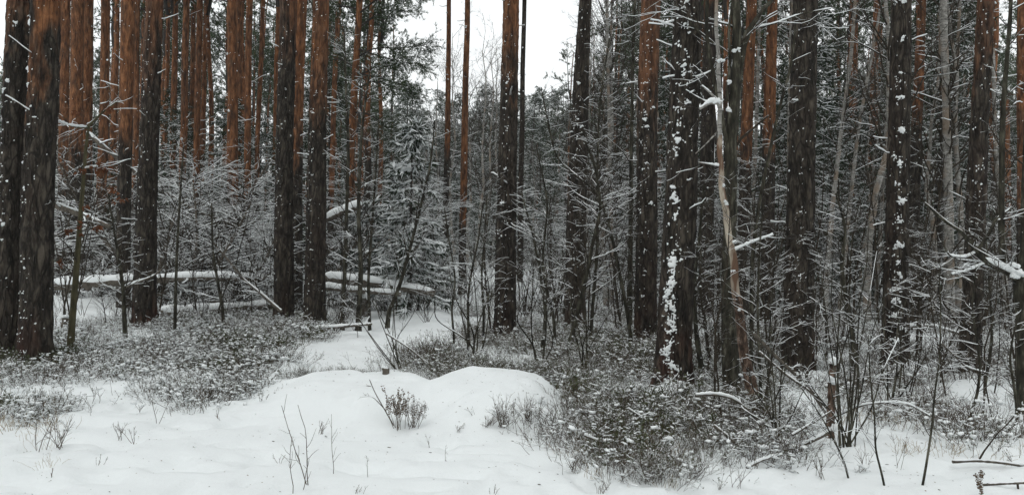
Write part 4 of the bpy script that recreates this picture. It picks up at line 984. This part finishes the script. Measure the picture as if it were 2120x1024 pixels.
for j, (lab, pts, n1, L, n2) in enumerate([
  ("fallen treetop bristling with snowy boughs beside the patchy orange pine", [(235,520,16.8),(170,440,16.8),(118,330,16.8)], 46, 1.5, 170),
  ("snow-lined branches raking right from behind the straight grey pine", [(330,560,16.6),(360,450,16.8),(420,350,17.2)], 46, 1.5, 170),
  ("wide heap of snowy branches in the middle of the brush pile", [(380,610,16.8),(450,520,17),(540,450,17.2)], 60, 1.3, 260),
  ("low tangled branches at the foot of the brush pile", [(330,600,17.4),(430,560,17.2),(560,560,17)], 60, .9, 260),
  ("snowy treetop fallen towards the pine pair from the left", [(440,560,18.5),(500,430,18.5),(560,330,18.8)], 50, 1.4, 200),
  ("long boughs fanning left above the long fallen trunk", [(290,560,19.5),(210,480,19.5),(130,450,19.5)], 50, 1.4, 180),
  ("snowy branches spilling right of the pine pair", [(680,600,17.5),(720,520,17.5),(780,470,17.8)], 46, 1.1, 190),
  ("brush hanging under the snow-heaped broken trunk", [(640,560,19.6),(700,500,19.5),(790,560,19.4)], 46, 1.0, 190),
  ("dark tangle of dead limbs low behind the straight grey pine", [(300,620,15.8),(380,590,15.9),(470,600,16)], 60, .9, 240),
  ("brown dead boughs heaped high in the brush pile", [(420,600,16.2),(480,500,16.2),(520,420,16.4)], 60, 1.1, 240),
  ("dark deadfall tangle touching the pine pair", [(480,620,15.9),(540,560,15.9),(575,480,16)], 60, .9, 240),
  ("dead limbs tangled round the long fallen trunk at left", [(130,610,18),(200,560,18),(270,560,18)], 50, .9, 200),
  ("fine snowy twigs arching over the long fallen trunk", [(180,600,17.2),(240,540,17.2),(300,520,17.2)], 60, .9, 300),
  ("thin branches spraying up through the middle of the pile", [(400,600,16.4),(410,480,16.4),(400,380,16.6)], 60, 1.1, 300),
  ("messy twig heap between leaning stem and pine pair", [(470,640,15.2),(520,600,15.2),(565,560,15.2)], 60, .7, 300),
  ("dark limbs crossing behind the reddish-topped dark pine", [(200,620,18.4),(260,540,18.4),(330,500,18.4)], 60, 1.1, 260),
  ("snowy twigs around the snow-capped log", [(340,640,15.8),(420,625,15.8),(520,620,15.8)], 60, .6, 300),
  ("loose branches lying round the sloping fallen trunk", [(680,610,17.6),(750,600,17.6),(850,610,17.6)], 60, .7, 260),
  ("criss-cross branches behind the small snowy spruce", [(780,600,22.5),(860,500,22.5),(930,420,22.5)], 50, 1.4, 200)]): brush(lab, pts, 9, 3, 400 + j, n1, L, n2, .1, .003 if "dark" in lab or "brown" in lab or "dead limbs" in lab else .0036)
limb_tree("dead_branch", "dark bare dead stem leaning down left of the pine pair", "dead branch", [([(582,645),(545,612),(505,580),(478,545),(440,500)], 9, 4)], 14.0, "dead_wood", 31, 14, .6, 20, 1.0, .008, "stem", sink=False)
limb_tree("dead_branch", "snow-lined bent branch reaching right at the straight grey pine's foot", "dead branch", [([(258,595),(290,582),(318,572),(345,548)], 6, 3)], 13.4, "dead_wood", 32, 6, .2, 0, .9, .0045, "stem", sink=False)

# slim saplings traced one by one
SAP = [
 ("tall sapling leaning right from the clearing edge, left of the poles", [(800,655),(825,600),(845,530),(868,440),(892,340),(900,250)], 9, 3, 15.0, 26, .8),
 ("dark twin-stemmed sapling right beside the pine pair", [(742,660),(748,560),(742,440),(745,330),(752,240),(765,150)], 11, 4, 14.2, 30, .8),
 ("brown straight sapling left of the twin-stemmed one", [(709,655),(714,560),(718,430),(722,300),(716,180),(712,60)], 9, 4, 14.4, 26, .7),
 ("thin sapling standing behind the twin-stemmed one", [(765,665),(762,580),(770,470),(778,360),(784,250)], 7, 3, 14.8, 22, .7),
 ("thin grey sapling in front of the low fallen log", [(362,668),(364,600),(366,520),(372,420),(380,300)], 7, 3, 13.2, 18, .6),
 ("forked twiggy sapling between oak and straight grey pine", [(262,725),(258,680),(256,600),(240,500),(224,400)], 10, 3, 12.0, 26, .7),
 ("slim stem in front of the brush pile, left of the dead leaning stem", [(463,650),(452,590),(440,520),(438,420)], 7, 3, 13.8, 18, .6),
 ("leaning sapling just right of the lone central pine's foot", [(1122,722),(1130,650),(1118,560),(1102,480),(1080,400)], 7, 3, 11.4, 24, .7),
 ("arched sapling between the central and crooked pines", [(1150,715),(1145,640),(1128,590),(1122,540),(1135,420),(1110,300)], 7, 3, 11.6, 26, .8),
 ("dark sapling crossing in front of the crooked pine", [(1178,722),(1192,660),(1210,590),(1228,500),(1245,430),(1232,340),(1210,290)], 11, 4, 11.5, 30, .9),
 ("slim upright sapling right of the crooked pine", [(1222,710),(1228,620),(1238,500),(1236,380),(1240,220),(1262,80)], 8, 3, 12.4, 28, .8),
 ("pale curved sapling rising between crooked and reddish-topped pines", [(1308,715),(1298,640),(1282,560),(1262,470),(1240,400),(1150,330),(1120,180)], 9, 3, 11.8, 30, .9),
 ("straight dark sapling left of the reddish-topped pine", [(1304,660),(1305,560),(1306,400),(1308,230),(1312,60),(1316,-20)], 11, 5, 14.0, 30, .9),
 ("stout stem leaning left, right of the snow-plastered pine's foot", [(1455,780),(1440,680),(1436,590),(1450,470),(1458,380)], 12, 4, 9.8, 20, .6),
 ("crooked sapling left of the alder's foot", [(1470,760),(1460,670),(1448,600),(1452,520)], 9, 3, 10.6, 20, .6),
 ("reddish upright stem right beside the broken birch", [(1577,880),(1574,780),(1568,640),(1572,520),(1580,420)], 8, 3, 7.7, 20, .5),
 ("thin stem second right of the broken birch", [(1588,862),(1590,760),(1596,640),(1604,540)], 5, 2, 7.8, 16, .5),
 ("dark curved sapling crossing left of the broad grey-brown pine", [(1555,560),(1570,430),(1592,320),(1612,230),(1640,130),(1650,20)], 9, 4, 9.4, 20, .8),
 ("small forked sapling between broad and blotched pines", [(1768,720),(1762,660),(1746,590),(1742,540),(1752,470),(1730,400)], 12, 4, 10.6, 22, .7),
 ("long curved stem passing in front of the leaning right-hand pine", [(1997,900),(2010,862),(2024,812),(2030,762),(2022,700),(2012,640),(2020,560)], 7, 3, 7.6, 14, .5),
 ("thin bent stem left of the forked tree", [(2107,905),(2104,830),(2098,790),(2090,742),(2098,690),(2110,650)], 7, 3, 7.6, 14, .4),
 ("bare stem between the leaning pine and forked tree", [(2038,800),(2046,760),(2054,700),(2052,640),(2046,560),(2040,480)], 7, 3, 9.0, 16, .6),
 ("front stem nearest the viewer leaning right, below the log end", [(1905,1032),(1918,960),(1930,880),(1934,820),(1946,740),(1948,640),(1944,560)], 5.5, 2, 5.5, 16, .4),
 ("front stem leaning left at the bottom of the thicket", [(1836,1032),(1826,980),(1812,930),(1811,860),(1801,780),(1798,700)], 5, 2, 5.5, 14, .35),
 ("stem at the bottom edge slanting left toward the birch stump", [(1766,1032),(1750,960),(1732,920),(1700,860),(1650,790)], 5, 2, 5.6, 16, .4),
 ("thin central sapling beside the lone pine's left", [(1000,702),(1002,640),(996,570),(1004,480),(1008,400)], 6, 2.5, 12.3, 22, .7),
 ("forked dark sapling left of the lone central pine", [(970,690),(968,620),(976,560),(990,500),(1000,420)], 6, 2.5, 12.0, 24, .7),
 ("wispy sapling in front of the thin pine poles", [(940,695),(934,640),(944,580),(930,500),(920,430)], 5, 2, 12.2, 20, .7),
]
for i, (lab, pts, w0, w1, d, n, L) in enumerate(SAP):
    limb_tree("bare_sapling", lab, "sapling", [(pts, w0, w1)], d, "alder_bark", 600 + i, int(n * 1.3), L, n * 5, .8, .0028 if d < 10 else .004, "stem")
# the many-stemmed shrub at the lower right
def multi(label, px, d, tips, w, seed, name="bare_shrub", n=3):
    rng = np.random.default_rng(seed); lines = []
    for q, (tx, ty) in enumerate(tips):
        bx = px + rng.normal() * 9; by = float(px_of(*foot(bx, d))[1]); mx_ = bx + (tx - bx) * .3 + rng.normal() * 14
        lines.append(([(bx, by + 6), (mx_, by + (ty - by) * .35), (bx + (tx - bx) * .7 + rng.normal() * 14, by + (ty - by) * .7), (tx, ty, d + rng.normal() * .25)], w * rng.uniform(.7, 1.1), w * .35))
    limb_tree(name, label, "shrub", lines, d, "alder_bark", seed, n * len(tips), .4, n * len(tips) * 3, .8, .0018, "stem", "stem")
multi("bare shrub of many dark stems beside the birch stump", 1752, 6.5, [(1700,560),(1725,520),(1745,600),(1765,480),(1790,560),(1815,520),(1835,600),(1690,680),(1860,700),(1780,650),(1755,420),(1800,440),(1660,760)], 4, 41, n=6)
multi("thin-stemmed bush right of the stump shrub", 1850, 8.3, [(1800,640),(1830,600),(1855,560),(1880,610),(1900,660),(1925,720)], 4, 42)
multi("spindly bush at the foot of the broken birch", 1600, 6.8, [(1550,760),(1575,700),(1600,640),(1625,720),(1650,700),(1680,780),(1530,820)], 4, 43)
multi("leafless bush behind the mound's right shoulder", 1205, 9.8, [(1160,560),(1185,600),(1215,520),(1240,590),(1265,640)], 4, 44)
multi("dark wiry bush behind the low snow saddle", 830, 10.0, [(700,610),(730,560),(775,600),(800,560),(840,520),(870,600),(745,660)], 2.6, 45)
multi("wiry bush rising behind the mound left of the lone pine", 985, 10.6, [(930,560),(955,600),(975,520),(1000,540),(1020,600),(900,620)], 4, 46)
multi("small bush in the gap right of the central pine", 1120, 10.2, [(1085,620),(1105,560),(1130,540),(1155,600)], 4, 47)
# bent and fallen boughs of the lower right
for i, (lab, pts, w0, w1, d) in enumerate([
 ("snow-lined pole slanting down to the birch stump", [(1560,690),(1600,732),(1650,778),(1718,850)], 8, 6, 7.0),
 ("darker pole slanting just below the snow-lined one", [(1572,728),(1630,778),(1680,810),(1716,866)], 5, 5, 6.9),
 ("low snowy branch reaching left from the birch stump", [(1722,890),(1690,908),(1650,925),(1615,932)], 9, 5, 6.4),
 ("dark thin branch rising left to right under the poles", [(1640,900),(1680,876),(1722,850)], 5, 4, 6.4),
 ("long arched branch bowing right from the birch stump", [(1728,862),(1780,838),(1830,832),(1880,834),(1925,860)], 5, 2.5, 6.6),
 ("arched snowy branch curving down beneath the broken birch", [(1440,818),(1480,815),(1520,824),(1560,858),(1578,890),(1588,960)], 6, 5, 6.9),
 ("snow-covered bent twig under the arched branch", [(1478,880),(1510,905),(1535,930),(1548,962)], 6, 4, 6.3),
 ("curled snowy root-like branch at the thicket's front edge", [(1545,968),(1580,950),(1620,940)], 6, 4, 5.9),
 ("bare twig lying over the bilberry in front of the plastered pine", [(1210,900),(1270,925),(1330,955),(1400,975)], 5, 2.5, 6.2),
 ("snowy twig poking left off the snow-plastered pine's foot", [(1300,845),(1340,870),(1370,900)], 4, 2, 6.9),
 ("dark bent twig arching behind the mound saddle", [(800,690),(850,722),(880,748),(920,768)], 3.5, 2, 9.8),
 ("bare branch slanting below the straight grey pine's shrub", [(1925,690),(1960,720),(2000,760),(2040,770)], 4, 2, 8.2)]):
    limb_tree("fallen_branch", lab, "fallen branch", [(pts, w0, w1)], d, "dead_wood", 700 + i, 8, .28, 14, .9, .0035, "stem", sink=False)
# birch stump
def stump():
    d = 6.6; b0 = gpt(1722, 905); d = b0[1]; rng = np.random.default_rng(9)
    P = line3([(1718,912),(1720,850),(1722,800),(1724,752)], d, 20) - b0; P[0, 2] -= .05; R = rads(20, 17, 12, d); R *= 1 + .1 * rng.normal(size=20)
    root = thing("tree_stump", b0, "thin broken birch stump with snow caps, inside the lower right thicket", "tree stump"); mb, Q, r = trunk_mesh(P, R, 24, 70, .006, 3); 
    mb.build("trunk", ["rotten_bark"], root); m2 = MB(); m2.tubes(np.array([P[-1] - V(0, 0, .01), P[-1] + V(0, 0, .03)]), np.array([R[-1] * 1.02, R[-1] * .5]), 10, 0, cap=0); m2.build("broken_top", ["bare_wood"], root)
    sm = MB()
    for px, py, s in ((1724,745,.02), (1718,785,.02), (1728,788,.02), (1722,884,.022)):
        c = wp(px, py, d - .03) - b0 + rng.normal(size=(12, 3)) * .008; blobs(sm, rng, c, np.tile(V(0, 0, 1.), (12, 1)), s * np.exp(rng.normal(size=12) * .3), 0, .7)
    sm.build("snow", ["snow"], root)
stump()
def stub_stump(label, px, py, wpx, hpx, seed):
    b0 = gpt(px, py); d = b0[1]; rng = np.random.default_rng(seed); root = thing("tree_stump", b0, label, "tree stump"); h = hpx * d / F; r = wpx * d / F / 2
    P = np.array([V(0, 0, -.05), V(.01, 0, h * .5), V(0, 0, h)]); mb, Q, rr = trunk_mesh(resample(P, 12), np.full(12, r), 20, 24, .012, seed); mb.build("trunk", ["dead_wood"], root)
    m2 = MB(); m2.tubes(np.array([V(0, 0, h - .005), V(0, 0, h + .004)]), np.array([r, r * .6]), 14, 0, cap=0); m2.build("broken_top", ["dead_wood"], root)
    sm = MB(); blobs(sm, rng, np.array([V(0, 0, h + r * .2)]) + rng.normal(size=(9, 3)) * r * .25, np.tile(V(0, 0, 1.), (9, 1)), r * .7 * np.ones(9), 0, .55); sm.build("snow", ["snow"], root)
stub_stump("small dark rotten stump peeking over the left hump of the mound", 797, 774, 12, 9, 51)
stub_stump("dark stub standing among saplings right of the pine pair", 755, 655, 13, 38, 52)
stub_stump("dark little stump between the left pines and the oak", 135, 685, 14, 26, 53)

# snow boulder beyond the central pine
bb = MB(); rr_ = np.random.default_rng(3)
blobs(bb, rr_, np.array([[0, 0, .2], [.35, .1, .12], [-.3, 0, .1]]), np.tile(V(0, 0, 1.), (3, 1)), np.array([.55, .4, .4]), 0, .85)
bo = bb.build("boulder", ["snow"]); bo.location = foot(1085, 24.0); bo.modifiers.new("s", 'SUBSURF').levels = 2; bo.modifiers["s"].render_levels = 2
tag(bo, "snow-covered boulder just right of the lone central pine", "boulder")

# plants poking out of the open snow
def sprout(label, px, py, h, ns, spread, seed, d=None, mat="clean_twig", r0=.0022, tw=5, name="dry_sprig", group="bare sprigs poking out of the front snow", cat="dry sprig"):
    b = gpt(px, py); rng = np.random.default_rng(seed); mb = MB(); k = 8; Hh = h * b[1] / F
    P = np.zeros((ns, k, 3)); P[:, 0, :2] = rng.normal(size=(ns, 2)) * .02 * (ns > 1); P[:, 0, 2] = -.02
    D = nrm(np.concatenate([rng.normal(size=(ns, 2)) * spread, np.ones((ns, 1))], 1)); hh = Hh * (.6 + .4 * rng.random(ns)); hh[0] = Hh
    for j in range(1, k): D = nrm(D + rng.normal(size=(ns, 3)) * .1); P[:, j] = P[:, j - 1] + D * (hh / (k - 1))[:, None]
    R = r0 * np.linspace(1, .5, k)[None] * np.ones((ns, 1)); mb.tubes(P, R, 4, 0); P2, R2 = grow(rng, P, R, tw * ns, Hh * .3, .7, .2, .95, 5, .8, r0 * .6, .15, .3, taper=.6); mb.tubes(P2, R2, 3, 0)
    snow_on(mb, rng, P2, R2, 1, .8, .0012, 3, .7, 0); o = mb.build(name, [mat, "snow"]); o.location = b; return tag(o, label, cat, group if label is None else None)
FRONT = [(632,1000,190,2,.12,"tall kinked bare sprig at the bottom, left of centre",.003), (612,1015,120,2,.1,"bare sprig just left of the tall kinked one",.0026), (690,985,130,1,.05,"single thin upright sprig in the open snow",.0022), (762,985,58,1,.15,"short thin sprig right of the upright single one",.0018),
 (78,932,110,3,.12,"thin upright sprigs standing at lower left",.0026), (125,925,75,8,.35,"fan of bare twigs at lower left",.0022), (245,905,62,3,.5,"spreading twig pair in the left snow",.0024), (330,870,70,2,.6,"leaning forked twig in the left snow",.0024), (276,915,50,3,.5,"small splayed twig in the left snow",.002),
 (106,990,26,1,.5,"tiny dark twig near the lower left corner",.003), (433,825,40,3,.3,"little tuft of twigs where the left heath ends",.0018), (665,895,36,7,.5,"small bare tuft in front of the mound",.0018), (548,830,22,3,.4,"tiny grass tuft left of the mound",.0015), (575,955,24,3,.4,"tiny tuft in the bare front snow",.0015),
 (950,890,24,6,.5,"small brown tuft low on the mound's right face",.0018), (888,925,30,2,.1,"pair of short straws below the mound",.0014), (922,950,34,1,.1,"single straw below the mound's right hump",.0014), (1040,900,16,3,.4,"tiny tuft at the mound's lower right",.0014),
 (1020,1018,20,4,.4,"grass blades at the bottom edge near centre",.0014), (735,1020,26,4,.4,"grass blades at the bottom edge left of centre",.0014), (1245,1015,30,8,.5,"twig tuft at the bottom edge before the bilberry",.0018), (1185,970,52,16,.5,"rounded tuft of fine twigs at the bilberry's left tip",.0018),
 (1040,880,72,26,.55,"large fan of brown twigs against the mound's right side",.002), (1090,870,60,18,.5,"twig fan tucked right of the large one",.002), (1010,885,40,14,.5,"low twig tuft at the right foot of the mound",.0018), (450,870,30,3,.5,"bent little twig between heath and mound",.0018), (200,960,22,4,.4,"faint grass tuft at lower left",.0014),
 (1860,965,80,3,.12,"dry spiky stalk left of the front stem",.002), (1700,985,60,6,.4,"dry drooping weeds at the bottom right thicket edge",.0022), (1520,1005,60,5,.35,"wispy dead weeds at the thicket's front",.002), (1790,975,70,5,.35,"thin weeds below the many-stemmed shrub",.002)]
for i, (px, py, h, ns, sp_, lab, r0) in enumerate(FRONT): sprout(lab, px, py, h, ns, sp_, 800 + i, r0=r0)
# heather: upright spikes with tiny dried flowers
def heather(label, px, py, h, ns, spread, seed, lean=0.0, thick=1.0):
    b = gpt(px, py); rng = np.random.default_rng(seed); root = thing("heather_plant", b, label, "heather"); k = 8; Hh = h * b[1] / F
    P = np.zeros((ns, k, 3)); P[:, 0, :2] = rng.normal(size=(ns, 2)) * .03; P[:, 0, 2] = -.02; D = nrm(np.concatenate([rng.normal(size=(ns, 1)) * spread + lean, rng.normal(size=(ns, 1)) * spread, np.ones((ns, 1))], 1)); hh = Hh * (.55 + .45 * rng.random(ns))
    for j in range(1, k): D = nrm(D + rng.normal(size=(ns, 3)) * .07 + V(0, 0, .08)); P[:, j] = P[:, j - 1] + D * (hh / (k - 1))[:, None]
    R = .0022 * np.linspace(1, .6, k)[None] * np.ones((ns, 1)); st, fl, sm = MB(), MB(), MB(); st.tubes(P, R, 4, 0); P2, R2 = grow(rng, P, R, ns * 4, Hh * .3, .5, .35, .95, 5, .8, .0014, .1, .6, taper=.7); st.tubes(P2, R2, 3, 0)
    for PP in (P[:, (4 if spread > .1 else 1):], P2[:, 1:]):
        if spread < .1: PP = np.stack([np.stack([np.interp(np.linspace(0, 1, 26), np.linspace(0, 1, p.shape[0]), p[:, i]) for i in range(3)], 1) for p in PP])
        q = PP.reshape(-1, 3); q = np.repeat(q, 3, 0) + rng.normal(size=(len(q) * 3, 3)) * .006; blobs(fl, rng, q, nrm(rng.normal(size=q.shape)), .0048 * thick * np.ones(len(q)), 0, .9); w_ = rng.random(len(q)) < .4
        blobs(sm, rng, q[w_] + V(0, 0, .005), np.tile(V(0, 0, 1.), (w_.sum(), 1)), .005 * np.ones(w_.sum()), 0, .6)
    st.build("stems", ["clean_twig"], root); fl.build("flower_spikes", ["heather"], root); sm.build("snow", ["snow"], root)
heather("tall heather with dried flower spikes in front of the mound", 822, 888, 92, 9, .20, 1)
heather("low spreading heather tuft touching the right of the tall one", 852, 882, 62, 16, .35, 2, .15, .55)
heather("short dried flower stalk standing in the lower right snow", 2000, 1023, 84, 1, .04, 3, 0, .9)
limb_tree("dry_sprig", "thin twig with one curled leaf crossing the tall heather", "dry sprig", [([(815,880),(795,845),(775,810),(765,785)], 2.5, 1.5), ([(800,850),(770,818),(745,822)], 2, 1)], float(gpt(815,880)[1]), "dead_wood", 33, 3, .1, 0, 1, .002, "stem", "branch", sink=False)

# large snowflakes drifting down
r = np.random.default_rng(99); n = 550; d = 2.2 + 16 * r.random(n)**.7; x = (r.random(n) * 1.6 - .8) * d; z = .3 + r.random(n) * (d * .36 + 1)
fk = MB(); blobs(fk, r, np.stack([x, d, z], 1), nrm(r.normal(size=(n, 3))), .0030 * np.exp(r.normal(size=n) * .3), 0, .7)
tag(fk.build("falling_snow", ["snow"]), "scattered flakes of falling snow in the air", "snowflakes", kind="stuff")
HAZE = .00045

# ------------------------------------------------------------------ winter haze
hz = MB(); v = np.array([[x, y, z] for x in (-300, 300) for y in (-20, 300) for z in (-6, 40)], float)
hz.add(v, [[0, 1, 3, 2], [4, 6, 7, 5], [0, 4, 5, 1], [2, 3, 7, 6], [0, 2, 6, 4], [1, 5, 7, 3]])
hm = bpy.data.materials.new("haze"); hm.use_nodes = True; ht = hm.node_tree; ht.nodes.remove(ht.nodes['Principled BSDF'])
pv = ht.nodes.new("ShaderNodeVolumePrincipled"); pv.inputs['Color'].default_value = (.93, .95, .96, 1); pv.inputs['Density'].default_value = HAZE
ht.links.new(pv.outputs[0], ht.nodes['Material Output'].inputs['Volume']); M["haze"] = hm
tag(hz.build("haze", "haze", smooth=False), kind="stuff")
